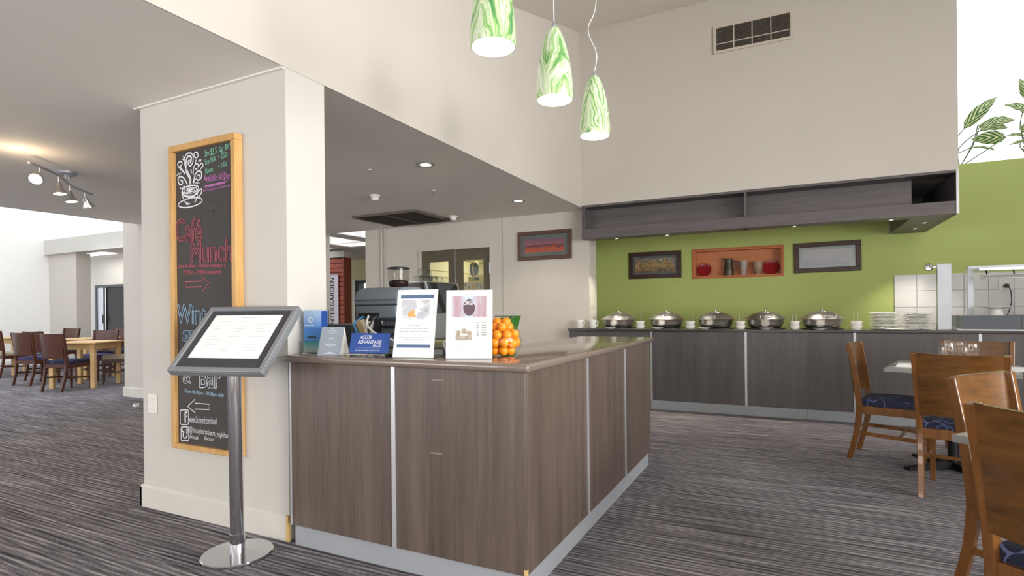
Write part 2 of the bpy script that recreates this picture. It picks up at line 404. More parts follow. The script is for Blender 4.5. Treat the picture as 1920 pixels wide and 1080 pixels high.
# green wall with display niche
GX0, GX1, GZ0, GZ1 = -1.225, -0.105, 1.64, 2.012
g = struct('wall_green', MB().box(-2.9, GX0, 8.3, 8.5, 0, 2.87).box(GX1, 6.0, 8.3, 8.5, 0, 2.87).box(GX0, GX1, 8.3, 8.5, 0, GZ0).box(GX0, GX1, 8.3, 8.5, GZ1, 2.87), 'green')
struct('wall_green_ledge', MB().box(1.457, 6.0, 8.5, 9.6, 2.74, 2.87), 'white')
wn = struct('window_1', MB().box(0.6, 6.2, 9.6, 9.68, 2.87, 2.95).box(0.6, 6.2, 9.6, 9.68, 7.5, 7.58).box(0.6, 0.68, 9.6, 9.68, 2.95, 7.5).box(6.1, 6.2, 9.6, 9.68, 2.95, 7.5), 'white')
MB().box(0.68, 6.1, 9.63, 9.64, 2.95, 7.5).build('glass_pane', 'skypane', wn)
# wall tiles, each its own piece
MB().box(1.142, 3.3, 8.294, 8.2999, 0.78, 1.582).build('tile_backing', 'grout', g)
tm = None
for r_ in range(4):
    for c_ in range(9):
        x0 = 1.142 + 0.2285 * c_; z1 = 1.582 - 0.2 * r_
        if tm is None:
            o = MB().box(0.002, 0.2265, -0.010, 0, 0.002, 0.198).build('tile', 'tile', g, bevel=0.002, seg=1); tm = o
        else:
            o = tm.copy(); C.objects.link(o)
        o.location = (x0, 8.294, z1 - 0.2)
        o.rotation_euler = (random.uniform(-.006, .006), 0, random.uniform(-.008, .008))

# double door with glass panels and jamb
d = struct('door_1', MB().box(-5.02, -4.985, 6.935, 7.1, 0, 2.135).box(-3.80, -3.765, 6.935, 7.1, 0, 2.135).box(-4.985, -3.80, 6.935, 7.1, 2.095, 2.135), 'wall')
for x0, x1 in ((-4.983, -4.396), (-4.388, -3.803)):
    a, b = x0 + 0.115, x1 - 0.115
    lf = MB().box(x0, a, 6.97, 7.01, 0.01, 2.09).box(b, x1, 6.97, 7.01, 0.01, 2.09).box(a, b, 6.97, 7.01, 1.93, 2.09).box(a, b, 6.97, 7.01, 0.01, 0.9).build('door_leaf', 'olive', d)
    MB().box(a, b, 6.986, 6.992, 0.9, 1.93).build('glass_pane', 'pane', lf)
MB().box(-4.396, -4.388, 6.955, 7.0, 0.01, 2.09).build('meeting_strip', 'alu', d)
for z in (0.3, 1.1, 1.72): MB().box(-3.801, -3.786, 6.925, 6.97, z, z + 0.16).build('hinge', 'alu', d)

# store room behind the double door
st = struct('wall_store_left', MB().box(-5.6, -5.42, 7.23, 10.6, 0, 2.62), 'cream')
bm_ = None
for k in range(11):
    o = MB().box(-5.42, -5.402, 7.25, 10.58, 0.008 + 0.235 * k, 0.235 * (k + 1) - 0.006).build('cladding_board', 'cream', st, bevel=0.004, seg=1)
struct('wall_store_back', MB().box(-5.6, -3.05, 10.6, 10.8, 0, 2.62), 'cream')
struct('wall_store_right', MB().box(-3.2, -3.05, 7.23, 10.6, 0, 2.62), 'cream')
struct('ceiling_store', MB().box(-5.6, -3.05, 7.23, 10.8, 2.62, 2.7), 'ceil')
area('fill_light_store_room', (-4.3, 8.6, 2.58), (1.2, 0.4), 34, (0, 0, -1), (1, 0.95, 0.82))  # unseen ceiling lamp, added to light the store room

# garden room beyond the opening: ceiling with skylights, far wall, glazed door
Z2 = 2.62
ck = MB(); Y0s, Y1s = 7.525, 9.4
sky = [(-10.6, -9.1, Y0s, Y1s), (-8.62, -7.75, Y0s, Y1s), (-7.33, -5.70, Y0s, Y1s)]
ck.box(-14, -5.42, 6.95, Y0s, Z2, Z2 + 0.015).box(-14, -5.42, Y1s, 13.0, Z2, Z2 + 0.015)
for x0, x1 in ((-14, -10.6), (-9.1, -8.62), (-7.75, -7.33), (-5.70, -5.42)): ck.box(x0, x1, Y0s, Y1s, Z2, Z2 + 0.015)
cg = struct('ceiling_garden_room', ck, 'ceil')
for q in sky: MB().box(q[0], q[1], q[2], q[3], Z2 + 0.016, Z2 + 0.02).build('skylight_pane', 'skypane', cg)
struct('wall_garden_right', MB().box(-5.62, -5.58, 7.23, 13, 0, Z2), 'wall')
struct('wall_garden_far', MB().box(-14, -10.62, 11.8, 12.0, 0, Z2).box(-10.62, -9.4, 11.8, 12.0, 2.05, Z2).box(-9.4, -5.5, 11.8, 12.0, 0, Z2), 'cream')
d = struct('door_2', MB().box(-10.62, -10.53, 11.78, 12.0, 0, 2.05).box(-9.49, -9.4, 11.78, 12.0, 0, 2.05).box(-10.53, -9.49, 11.78, 12.0, 1.98, 2.05).box(-10.53, -9.49, 11.78, 12.0, 0, 0.78), 'black')
MB().box(-10.53, -9.49, 11.88, 11.89, 0.78, 1.98).build('glass_pane', 'pane', d)
struct('trim_2', MB().box(-10.70, -10.63, 11.74, 11.8, 0, 2.08), 'white')

# skylit lounge on the far left
struct('wall_far_left', MB().box(-16.4, -16.2, -5.2, 7.2, 0, 6.2), 'bright_wall')
struct('baseboard_far_left', MB().box(-16.2, -16.18, -5.2, 7.2, 0, 0.14), 'white')
struct('wall_far_pier', MB().box(-16.2, -14.98, 7.2, 7.5, 0, 2.655), 'wall')
struct('wall_far_beam', MB().box(-16.2, -8.35, 7.1, 7.42, 2.655, 3.01), 'wall_cool')
struct('ceiling_far', MB().box(-18.5, -14.02, 7.42, 9.4, 2.72, 2.8).box(-18.5, -17.2, 9.4, 10.0, 2.72, 2.8), 'ceil')
struct('wall_far_upper', MB().box(-18.5, -8.3, 9.4, 9.6, 2.72, 6.2), 'bright_wall')
struct('wall_far_door', MB().box(-19, -17.15, 8.7, 8.85, 0, 2.72).box(-17.15, -15.3, 8.7, 8.85, 2.0, 2.72).box(-15.3, -13.0, 8.7, 8.85, 0, 2.72), 'wall_cool')
d = struct('door_3', MB().box(-17.15, -17.07, 8.68, 8.85, 0, 2.0).box(-15.38, -15.3, 8.68, 8.85, 0, 2.0).box(-17.07, -15.38, 8.68, 8.85, 1.93, 2.0), 'black')
lf = MB().box(-17.07, -16.78, 8.70, 8.75, 0, 1.93).build('door_leaf', 'steel_soft', d)
MB().box(-16.80, -16.77, 8.65, 8.70, 0.95, 1.2).build('door_handle', 'chrome', lf)
MB().box(-16.78, -15.38, 8.76, 8.77, 0, 1.93).build('glass_pane', 'dkglass', d)
area('far_corridor_light', (-15.6, 8.1, 2.70), (1.6, 0.3), 14, (0, 0, -1))
lgt = MB().box(-16.9, -14.9, 7.75, 8.05, 2.700, 2.7195).build('corridor_light_panel', 'lampcool'); tag(lgt, 'bright rectangular ceiling light panel behind the far left beam', 'ceiling light')
struct('wall_far_pillar', MB().box(-8.73, -7.9, 4.8, 5.3, 0, ZC + 0.1), 'wall')
skirting('baseboard_far_pillar', -8.73, -7.9, 4.8, 0.14, (1, 1))
struct('wall_fascia', MB().box(-8.38, -8.34, -5.2, 6.95, ZC - 0.0, 3.4), 'wall')


# ------------------------------------------------------------------ service counter (front)
ct = thing('service_counter', 'L-shaped front service counter with dark wood laminate panels and grey kickboard', 'counter', (-1.6, 2.6, 0))
def loc(mb_, parent):           # shift world-built mesh into the parent's frame
    L = parent.location; mb_.v = [(x - L.x, y - L.y, z - L.z) for x, y, z in mb_.v]; return mb_
def part(mb_, name, mat, parent, bevel=0, seg=2): return loc(mb_, parent).build(name, mat, parent, bevel, seg)
XL, XR, YF, YB = -2.305, -0.975, 2.07, 4.32
part(MB().box(XL, XR - 0.02, YF + 0.02, 2.62, 0.1, 0.944), 'carcass', 'lam2', ct)
part(MB().box(-1.53, XR - 0.02, 2.62, YB - 0.01, 0.1, 0.944), 'carcass', 'lam2', ct)
for x0, x1 in ((XL, -1.660), (-1.638, XR)): part(MB().box(x0, x1, YF, YF + 0.019, 0.108, 0.944), 'front_panel', 'lam', ct, 0.0015, 1)
part(MB().box(-1.660, -1.638, YF - 0.004, YF + 0.019, 0.108, 0.944), 'metal_strip', 'alu', ct)
part(MB().box(XL - 0.012, XL, YF - 0.002, YF + 0.03, 0.108, 0.944), 'metal_strip', 'alu', ct)
for y0, y1 in ((YF + 0.02, 2.838), (2.860, 3.589), (3.611, YB)): part(MB().box(XR - 0.019, XR, y0, y1, 0.108, 0.944), 'side_panel', 'lam', ct, 0.0015, 1)
for y0 in (2.838, 3.589): part(MB().box(XR - 0.019, XR + 0.004, y0, y0 + 0.022, 0.108, 0.944), 'metal_strip', 'alu', ct)
part(MB().box(XL, XR - 0.015, YF + 0.018, YF + 0.034, 0, 0.107), 'kickboard', 'kick', ct)
part(MB().box(XR - 0.034, XR - 0.018, YF + 0.034, YB, 0, 0.107), 'kickboard', 'kick', ct)
part(MB().box(XR - 0.012, XR + 0.001, YF - 0.001, YF + 0.012, 0.108, 0.135), 'corner_chip', 'rawwood', ct)
for px_, py_ in ((821, 713), (818, 850)):
    c_ = on_y(px_, py_, YF - 0.0006); part(MB().box(c_.x - 0.03, c_.x + 0.03, YF - 0.0008, YF - 0.0001, c_.z - 0.003, c_.z + 0.003), 'scuff_mark', 'scuff', ct)
ov = 0.028
Lp = [(XL - 0.02, YF - ov), (XR + ov, YF - ov), (XR + ov, YB + 0.02), (-1.545, YB + 0.02), (-1.545, 2.66), (XL - 0.02, 2.66)]
tp = MB().prism(Lp, lambda u, v, t: (u, v, t), 0.945, 0.981).build('countertop', 'top', None, 0.013, 4); tp.data.shade_smooth() if hasattr(tp.data, 'shade_smooth') else None
tag(tp, 'glossy brown L-shaped worktop on the front service counter', 'worktop')
CT = 0.981

# ------------------------------------------------------------------ buffet counter (back)
bc = thing('buffet_counter', 'long charcoal buffet counter below the green wall with white kickboard', 'counter', (0.5, 6.9, 0))
part(MB().box(-1.49, 3.2, 6.77, 7.33, 0.1, 0.928), 'carcass', 'lam2', bc)
sx = [-1.503, -0.455, 0.586, 1.608, 2.65, 3.2]
for a, b in zip(sx, sx[1:]):
    part(MB().box(a + 0.012, b - 0.012, 6.75, 6.769, 0.108, 0.928), 'front_panel', 'lam2', bc, 0.0015, 1)
    part(MB().box(a - 0.012, a + 0.012, 6.744, 6.769, 0.104, 0.928), 'metal_strip', 'alu', bc)
for a, b in ((-1.515, 0.15), (0.153, 1.9), (1.903, 3.2)): part(MB().box(a, b, 6.752, 6.772, 0.0, 0.106), 'kickboard', 'kick', bc)
part(MB().box(-2.545, -1.515, 6.755, 6.775, 0.84, 0.928), 'apron', 'lam2', bc)
part(MB().box(-2.545, -2.52, 6.775, 6.92, 0.84, 0.928), 'apron_return', 'lam2', bc)
tp2 = MB().prism([(-2.56, 6.725), (3.2, 6.725), (3.2, 7.35), (-2.325, 7.35), (-2.325, 6.93), (-2.56, 6.93)], lambda u, v, t: (u, v, t), 0.929, 0.957).build('countertop', 'top2', None, 0.006, 2)
tag(tp2, 'long dark glossy worktop on the back buffet counter', 'worktop')
BT = 0.957

# ------------------------------------------------------------------ dark open shelf under the bulkhead
sh = thing('overhead_shelf', 'long dark open shelf hanging under the bulkhead above the buffet', 'shelf', (-0.45, 6.75, 2.09))
part(MB().box(-2.362, 1.457, 6.752, 7.0, 2.486, 2.511), 'top_board', 'lam_shelf', sh)
part(MB().box(-2.345, 1.437, 6.752, 6.772, 2.09, 2.212), 'fascia', 'lam_shelf', sh)
part(MB().box(-2.345, 1.437, 6.772, 6.985, 2.186, 2.206), 'shelf_board', 'lam_shelf', sh)
part(MB().box(-2.345, 1.437, 6.772, 6.985, 2.092, 2.106), 'underside', 'lam_shelf', sh)
part(MB().box(-2.345, 1.12, 6.985, 7.0, 2.092, 2.486), 'back_panel', 'lam_shelf', sh)
part(MB().box(-2.362, -2.345, 6.750, 6.93, 2.09, 2.486), 'end_panel', 'lam_shelf', sh)
part(MB().box(-2.345, -2.326, 6.772, 6.985, 2.106, 2.486), 'end_lining', 'lam_shelf', sh)
part(MB().box(1.12, 1.437, 8.27, 8.288, 2.11, 2.511), 'return_back', 'lam_shelf', sh)
part(MB().box(1.12, 1.437, 6.985, 8.27, 2.186, 2.206), 'return_shelf', 'lam_shelf', sh)
part(MB().box(1.437, 1.457, 6.750, 8.29, 2.088, 2.511), 'end_panel', 'lam_shelf', sh)
part(MB().box(1.437, 1.459, 6.744, 6.751, 2.088, 2.511), 'edge_strip', 'alu', sh)
part(MB().box(-0.456, -0.434, 6.747, 6.985, 2.092, 2.486), 'divider', 'lam_shelf', sh)
part(MB().box(1.10, 1.12, 7.0, 8.29, 2.09, 2.511), 'return_panel', 'lam_shelf', sh)
part(MB().box(1.12, 1.437, 6.99, 8.29, 2.09, 2.11), 'return_underside', 'lam_shelf', sh)
part(MB().box(1.095, 1.125, 8.25, 8.292, 2.085, 2.3), 'edge_strip', 'alu', sh)
def downlight(x, y, z, r, label, cat='downlight', group=None, power=0, spread=1.6):
    t = thing('recessed_downlight', label, cat, (x, y, z), 0, group)
    MB().lathe([(r * 0.62, -0.002), (r, -0.003), (r, -0.006), (r * 0.6, -0.008), (r * 0.58, 0.0)], 20).build('trim_ring', 'steel_soft', t)
    MB().lathe([(0.0001, -0.004), (r * 0.56, -0.004)], 16, cap=False).build('lamp_face', 'lampwarm', t)
    if power:
        l = bpy.data.lights.new('downlight_beam', 'SPOT'); l.energy = power; l.color = (1, 0.9, 0.75); l.spot_size = spread; l.spot_blend = 0.6; l.shadow_soft_size = 0.03
        o = bpy.data.objects.new('downlight_beam', l); C.objects.link(o); o.parent = t; o.location = (0, 0, -0.012)
    return t
for i, x in enumerate((-1.95, -1.33, 0.04, 0.93)):
    downlight(x, 6.89, 2.0915, 0.03, ['tiny downlight under the overhead shelf nearest the partition', 'tiny downlight under the overhead shelf, second from the partition', 'tiny downlight under the overhead shelf above the niche end', 'tiny downlight under the overhead shelf before its return'][i], power=60)
for i, y in enumerate((7.3, 7.8)):
    downlight(1.28, y, 2.0895, 0.03, ['nearer tiny downlight under the shelf return by the tiles', 'farther tiny downlight under the shelf return by the tiles'][i], power=60)

# ------------------------------------------------------------------ wall vent and ceiling fittings
v = thing('wall_vent', 'cream egg-crate air vent high on the bulkhead wall', 'vent', (-0.355, 6.75, 4.24))
W_, H_ = 0.40, 0.155
part(MB().box(-0.72, 0.01, 6.742, 6.7495, 4.11, 4.37), 'duct_shade_sheet', 'vent_dark', v)  # flat sheet on the solid wall, duct shade put into its colour
fr = MB().box(-0.36 - W_, -0.35 + W_, 6.728, 6.749, 4.24 - H_, 4.24 - H_ + 0.028).box(-0.36 - W_, -0.35 + W_, 6.728, 6.749, 4.24 + H_ - 0.028, 4.24 + H_).box(-0.36 - W_, -0.36 - W_ + 0.028, 6.728, 6.749, 4.24 - H_ + 0.028, 4.24 + H_ - 0.028).box(-0.35 + W_ - 0.028, -0.35 + W_, 6.728, 6.749, 4.24 - H_ + 0.028, 4.24 + H_ - 0.028)
part(fr, 'vent_frame', 'vent_frame', v)
for k in (1, 2, 3):
    x = -0.732 + 0.754 * k / 4; part(MB().box(x - 0.005, x + 0.005, 6.726, 6.742, 4.113, 4.367), 'mullion', 'vent_frame', v)
part(MB().box(-0.73, 0.02, 6.727, 6.742, 4.183, 4.191), 'mullion', 'vent_frame', v)
gr = MB()
for k in range(1, 44): x = -0.732 + 0.754 * k / 44; gr.box(x - 0.0022, x + 0.0022, 6.732, 6.742, 4.113, 4.367)
for k in range(1, 16): z = 4.112 + 0.256 * k / 16; gr.box(-0.731, 0.021, 6.730, 6.742, z - 0.0022, z + 0.0022)
o = part(gr, 'grille_mesh', 'vent_grey', v); o['kind'] = 'stuff'

v = thing('ceiling_vent', 'large square grey air-return grille set in the low ceiling', 'vent', (-4.77, 6.25, ZC))
part(MB().box(-5.255, -4.285, 5.82, 6.68, ZC - 0.012, ZC - 0.001), 'backing', 'vent_dark', v)  # sheet below the closed ceiling, painted dark as shade behind the slats
part(MB().box(-5.28, -4.26, 5.80, 5.825, ZC - 0.03, ZC - 0.001).box(-5.28, -4.26, 6.675, 6.70, ZC - 0.03, ZC - 0.001).box(-5.28, -5.255, 5.825, 6.675, ZC - 0.03, ZC - 0.001).box(-4.285, -4.26, 5.825, 6.675, ZC - 0.03, ZC - 0.001), 'vent_frame', 'vent_grey', v)
part(MB().box(-4.782, -4.758, 5.825, 6.675, ZC - 0.03, ZC - 0.012), 'divider', 'vent_grey', v)
sl = None
for hx in (-5.25, -4.755):
    for k in range(17):
        if sl is None: o = MB().box(0, 0.465, -0.012, 0.012, -0.001, 0.001).build('slat', 'vent_grey', v); sl = o
        else: o = sl.copy(); C.objects.link(o)
        o.location = (hx + 4.77, 5.85 + 0.05 * k - 6.25, -0.022); o.rotation_euler = (R(35), 0, 0)

downlight(-2.862, 4.073, ZC, 0.085, 'larger round recessed downlight in the low ceiling nearest the pillar', power=45, spread=2.2)
downlight(-2.861, 5.943, ZC, 0.085, 'round recessed downlight in the low ceiling nearest the red landscape picture', power=45, spread=2.2)
for i, (x, y) in enumerate(((-4.116, 4.886), (-4.103, 6.475))):
    t = thing('smoke_detector', ['white smoke detector on the low ceiling near the pillar', 'white smoke detector on the low ceiling beside the square grille'][i], 'smoke detector', (x, y, ZC))
    MB().lathe([(0.058, 0), (0.058, -0.016), (0.054, -0.02)], 24).build('base', 'white', t)
    MB().lathe([(0.04, -0.0201), (0.042, -0.03), (0.036, -0.058), (0.028, -0.062)], 24).build('sensor_head', 'white', t)
for i, (x, y) in enumerate(((-3.409, 3.985), (-3.411, 4.996))):
    t = thing('sprinkler_head', ['small fire sprinkler on the low ceiling nearest the pillar', 'small fire sprinkler on the low ceiling farther from the pillar'][i], 'sprinkler', (x, y, ZC))
    MB().lathe([(0.018, 0), (0.018, -0.006)], 14).build('escutcheon', 'white', t)
    MB().lathe([(0.007, -0.006), (0.007, -0.035), (0.014, -0.036), (0.014, -0.039)], 12).build('deflector', 'chrome', t)

# ------------------------------------------------------------------ pendant lamps
def lampglass(seed):
    t = NT('green_feathered_lamp_glass_%d' % seed); tc = t.n('ShaderNodeTexCoord'); sp = t.n('ShaderNodeSeparateXYZ'); t.l(tc.outputs['Object'], sp.inputs[0])
    ang = t.math('ARCTAN2', sp.outputs[1], sp.outputs[0])
    # feathers: chevrons folding around four spines
    u = t.math('ABSOLUTE', t.math('SUBTRACT', t.math('FRACT', t.math('MULTIPLY_ADD', ang, 3 / (2 * PI), 0.13 * seed)), 0.5))
    dist = t.noise(tc.outputs['Object'], 9.0, 2)
    h = t.math('ADD', t.math('MULTIPLY', sp.outputs[2], 10.0), t.math('ADD', t.math('MULTIPLY', t.math('POWER', u, 0.7), -5.0), t.math('MULTIPLY', dist, 2.6)))
    cb = t.n('ShaderNodeCombineXYZ'); t.l(t.math('MULTIPLY', u, 1.6), cb.inputs[0]); t.l(h, cb.inputs[1]); cb.inputs[2].default_value = seed * 3.7
    big = t.noise(cb.outputs[0], 1.7, 3)
    cb2 = t.n('ShaderNodeCombineXYZ'); t.l(t.math('MULTIPLY', u, 2.0), cb2.inputs[0]); t.l(t.math('MULTIPLY', h, 7.0), cb2.inputs[1]); cb2.inputs[2].default_value = seed
    fine = t.noise(cb2.outputs[0], 1.6, 3, 0.6)
    col = t.ramp(big, [(0.28, S(70, 130, 84)), (0.40, S(130, 176, 104)), (0.50, S(190, 210, 162)), (0.60, S(216, 220, 204)), (0.67, S(222, 222, 210)), (0.75, S(190, 178, 60))])
    vein = t.ramp(fine, [(0.36, S(52, 118, 78)), (0.44, (1, 1, 1, 1))])
    mx = t.n('ShaderNodeMix', data_type='RGBA', blend_type='MULTIPLY'); mx.inputs[0].default_value = 0.62; t.l(col, mx.inputs[6]); t.l(vein, mx.inputs[7])
    t.l(mx.outputs[2], t.b.inputs['Base Color']); t.l(mx.outputs[2], t.b.inputs['Emission Color']); t.b.inputs['Emission Strength'].default_value = 0.16
    t.set(Roughness=0.12); return t.m
M['opal'] = emit('white_opal_inner_glass', (0.86, 0.86, 0.80, 1), 0.25)
lampz = 2.3
for i, (x, y, lab) in enumerate(((-1.104, 2.066, 'green feathered glass pendant lamp nearest the pillar, cut off by the picture top'), (-1.10, 2.738, 'middle one of the three green glass pendant lamps'), (-1.104, 3.421, 'smallest-looking green glass pendant lamp, nearest the bulkhead corner'))):
    t = thing('pendant_lamp', lab, 'pendant lamp', (x, y, lampz), R(40 + 75 * i), 'pendant lamps in a row over the service counter')
    prof = [(0.094, 0), (0.096, 0.03), (0.095, 0.08), (0.089, 0.15), (0.078, 0.22), (0.063, 0.285), (0.046, 0.335), (0.032, 0.368), (0.018, 0.38)]
    MB().lathe(prof, 40, cap=False).build('glass_shade', lampglass(i + 1), t)
    MB().lathe([(r_ - 0.004 if r_ > 0.02 else r_, z_ - 0.0005) for r_, z_ in prof], 32, cap=False).build('inner_glass', 'opal', t)
    MB().lathe([(0.02, 0.376), (0.02, 0.384), (0.008, 0.388), (0.006, 0.41)], 14).build('cap', 'steel_soft', t)
    zc_ = 4.71 - 0.3096 * (6.75 - y) - lampz - 0.004
    w_ = [0.0, 0.012, -0.02][i]
    MB().tube(spline([(0, 0, 0.4), (0.004 + w_, 0, 0.52), (-0.004 - 2 * w_, 0.004, 0.68), (0.004 + w_, 0, 0.85), (0, 0, zc_)], 8), 0.0028, 6).build('cord', 'cable_w', t)
    MB().lathe([(0.05, zc_ - 0.02), (0.05, zc_ - 0.003)], 20).build('ceiling_rose', 'white', t)
    MB().ball((0, 0, 0.17), 0.03).build('bulb', 'lampwarm', t)
    l = bpy.data.lights.new('pendant_glow', 'POINT'); l.energy = 5; l.color = (1, 0.95, 0.8); l.shadow_soft_size = 0.05
    o = bpy.data.objects.new('pendant_glow', l); C.objects.link(o); o.parent = t; o.location = (0, 0, 0.03)

# ------------------------------------------------------------------ track spotlights on the left ceiling
t = thing('track_spotlight', 'curved bar of four warm spotlights on the low ceiling left of the pillar', 'track light', (-5.84, 2.74, ZC))
MB().lathe([(0.075, -0.001), (0.075, -0.02), (0.06, -0.035)], 24).build('ceiling_rose', 'steel_soft', t)
MB().cyl((0.02, -0.02, -0.02), (0.02, -0.02, -0.075), 0.01).build('stem', 'steel_soft', t); MB().cyl((-0.03, 0.03, -0.02), (-0.03, 0.03, -0.075), 0.01).build('stem', 'steel_soft', t)
ends = ((0.42, -0.46), (-0.47, 0.44)); bar = []
for k in range(21):
    f = k / 20; x = ends[0][0] * (1 - f) + ends[1][0] * f; y = ends[0][1] * (1 - f) + ends[1][1] * f; w_ = 0.035 * math.sin(2 * PI * f)
    bar.append((x + 0.7 * w_, y + 0.7 * w_, -0.075))
MB().tube(bar, 0.011, 8).build('bar', 'steel_soft', t)
for f, dv in ((0.1, (0.5, -0.45, -0.5)), (0.36, (0.1, 0.05, -1)), (0.64, (0.1, 0.1, -1)), (0.92, (-0.25, 0.5, -0.8))):
    p = Vector(bar[round(f * 20)]); dv = Vector(dv).normalized(); q = p + Vector((0, 0, -0.06))
    hd = MB().cyl(p, q, 0.006, n=8).lathe([(0.018, 0), (0.024, 0.02), (0.026, 0.05), (0.046, 0.075), (0.05, 0.10)], 18, q, dv).build('spot_head', 'steel', t)
    MB().lathe([(0.0001, 0.1005), (0.044, 0.1005)], 18, q, dv, cap=False).build('lamp_face', 'lampwarm', hd)
    l = bpy.data.lights.new('spot_beam', 'SPOT'); l.energy = 22; l.color = (1, 0.78, 0.5); l.spot_size = 1.9; l.spot_blend = 0.8; l.shadow_soft_size = 0.03
    o = bpy.data.objects.new('spot_beam', l); C.objects.link(o); o.parent = t; o.location = q + dv * 0.11; o.rotation_euler = dv.to_track_quat('-Z', 'Y').to_euler()
l = bpy.data.lights.new('lamp_spill', 'POINT'); l.energy = 3.5; l.color = (1, 0.75, 0.48); l.shadow_soft_size = 0.04
o = bpy.data.objects.new('lamp_spill', l); C.objects.link(o); o.parent = t; o.location = (0.5, -0.55, -0.2)


# ------------------------------------------------------------------ chalkboard on the pillar
YB_ = 2.078
bd = thing('chalkboard', 'tall pine-framed chalkboard with coloured chalk menu on the pillar', 'chalkboard', (-3.013, 2.1095, 0.404))
bx0, bx1, bz0, bz1 = -3.282, -2.702, 0.41, 2.186
part(MB().box(bx0 + 0.03, bx1 - 0.03, YB_ + 0.002, 2.1095, bz0 + 0.03, bz1 - 0.03), 'slate', 'blackboard', bd)
fw = 0.037
for nm, b in (('frame_rail', (bx0, bx1, bz0, bz0 + fw * 0.8)), ('frame_rail', (bx0, bx1, bz1 - fw, bz1)), ('frame_stile', (bx0, bx0 + fw, bz0 + fw * 0.8, bz1 - fw)), ('frame_stile', (bx1 - fw, bx1, bz0 + fw * 0.8, bz1 - fw))):
    e = 0.0006 if nm == 'frame_stile' else 0
    part(MB().box(b[0], b[1], 2.058 + e, 2.1095, b[2], b[3]), nm, 'board_frame', bd, 0.003, 1)
for nm, c in (('chalk_white', S(225, 225, 230)), ('chalk_green', S(140, 214, 180)), ('chalk_pink', S(206, 124, 196)), ('chalk_red', S(176, 92, 102)), ('chalk_maroon', S(88, 60, 64)), ('chalk_blue', S(156, 188, 210)), ('chalk_navy', S(60, 66, 80))):
    M[nm] = plain(nm, c, 0.9, var=0.12, scale=300)
def bp(px, py, e=0.0): return on_y(px, py, YB_ - e) - bd.location
def btext(body, p0, p1, h, mat, outline=0.0, e=0.0008, bold=0.0, fill=None, name='chalk_lettering'):
    a = bp(p0[0], p0[1], e); b = bp(p1[0], p1[1], e); t_ = bp(p0[0], p0[1] - h, e)
    if fill: text_obj('chalk_lettering', body, bp(p0[0], p0[1], 0.0005), bp(p1[0], p1[1], 0.0005), t_ - a, fill, bd, bold=bold)
    return text_obj(name, body, a, b, t_ - a, mat, bd, outline=outline, bold=bold)
btext('Sm $3.5', (384, 296), (406, 289.5), 14, 'chalk_green', bold=-0.006); btext('Lg. $4.5', (412, 288), (433, 281), 14, 'chalk_green', bold=-0.006)
btext('Soy Milk', (384, 313), (405, 305), 14, 'chalk_green', bold=-0.008); btext('+ 0.50\u00a2', (409, 302), (427, 297), 13, 'chalk_green', bold=-0.008)
btext('Flavour', (385, 326), (400, 322), 11, 'chalk_green', bold=-0.008); btext('+ 0.50\u00a2', (409, 319), (426, 313), 12, 'chalk_green', bold=-0.008)
btext('Available All Day', (382, 345), (431, 340), 17, 'chalk_pink', bold=-0.006)
ul = MB(); ribbon(ul, [bp(384, 349, .0008), bp(425, 340, .0008)], 0.005, (0, 1, 0)); ribbon(ul, [bp(384, 351.5, .0008), bp(422, 343, .0008)], 0.004, (0, 1, 0)); o = ul.build('chalk_underline', 'chalk_pink', bd); o['kind'] = 'stuff'
btext('See Reception if unattended', (381, 362), (434, 350.5), 7, 'chalk_pink', bold=-0.01)
btext('Caf\u00e9', (329, 453), (378, 451), 42, 'chalk_red', 0.005, fill='chalk_maroon', bold=0.01)
btext('Munch', (358, 491.5), (435, 490), 39, 'chalk_red', 0.005, fill='chalk_maroon', bold=0.01)
btext('Open 06.30am - 09.30am weekdays &', (333, 504), (424, 503), 9, 'chalk_red', bold=0.012)
btext('07.00am - 09.00am weekends', (344, 515), (415, 514), 9, 'chalk_red', bold=0.012)
ar = MB()
def stroke(mb_, pts, w, k=1, s=None, off=(0, 0)):
    q = [(x / s + off[0], y / s + off[1]) if s else (x, y) for x, y in pts]
    P3 = [bp(x, y, 0.0008) for x, y in q]; ribbon(mb_, spline(P3, k) if k > 1 else P3, w, (0, 1, 0))
stroke(ar, [(348, 528.5), (378, 527), (378, 519), (392, 530), (379, 547), (379, 537.5), (348, 538.5), (348, 528.5)], 0.006); o = ar.build('chalk_arrow', 'chalk_red', bd); o['kind'] = 'stuff'
btext('Winter', (332, 606), (411, 610), 36, 'chalk_blue', 0.0045, fill='chalk_navy', bold=0.01)
btext('garden', (342, 640), (424, 646), 28, 'chalk_blue', 0.0045, fill='chalk_navy', bold=0.01)
btext('&', (343, 719), (358, 719), 29, 'chalk_white', 0.005, bold=0.005); btext('Bar', (374, 727), (413, 729), 37, 'chalk_white', 0.005, bold=0.01, fill='chalk_navy')
btext('Open 06.00pm - 09.00pm daily', (346, 738), (420, 747), 9, 'chalk_blue', bold=0.012)
ar = MB(); stroke(ar, [(352, 762), (366, 748), (366, 756), (392, 758), (392, 768), (366, 767), (366, 774), (352, 762)], 0.005); o = ar.build('chalk_arrow', 'chalk_white', bd); o['kind'] = 'stuff'
def rrect(x0, y0, x1, y1, r): 
    out = []
    for cx, cy, a0 in ((x1 - r, y0 + r, -90), (x1 - r, y1 - r, 0), (x0 + r, y1 - r, 90), (x0 + r, y0 + r, 180)):
        out += [(cx + r * math.cos(R(a0 + k * 30)), cy + r * math.sin(R(a0 + k * 30))) for k in range(4)]
    return out + [out[0]]
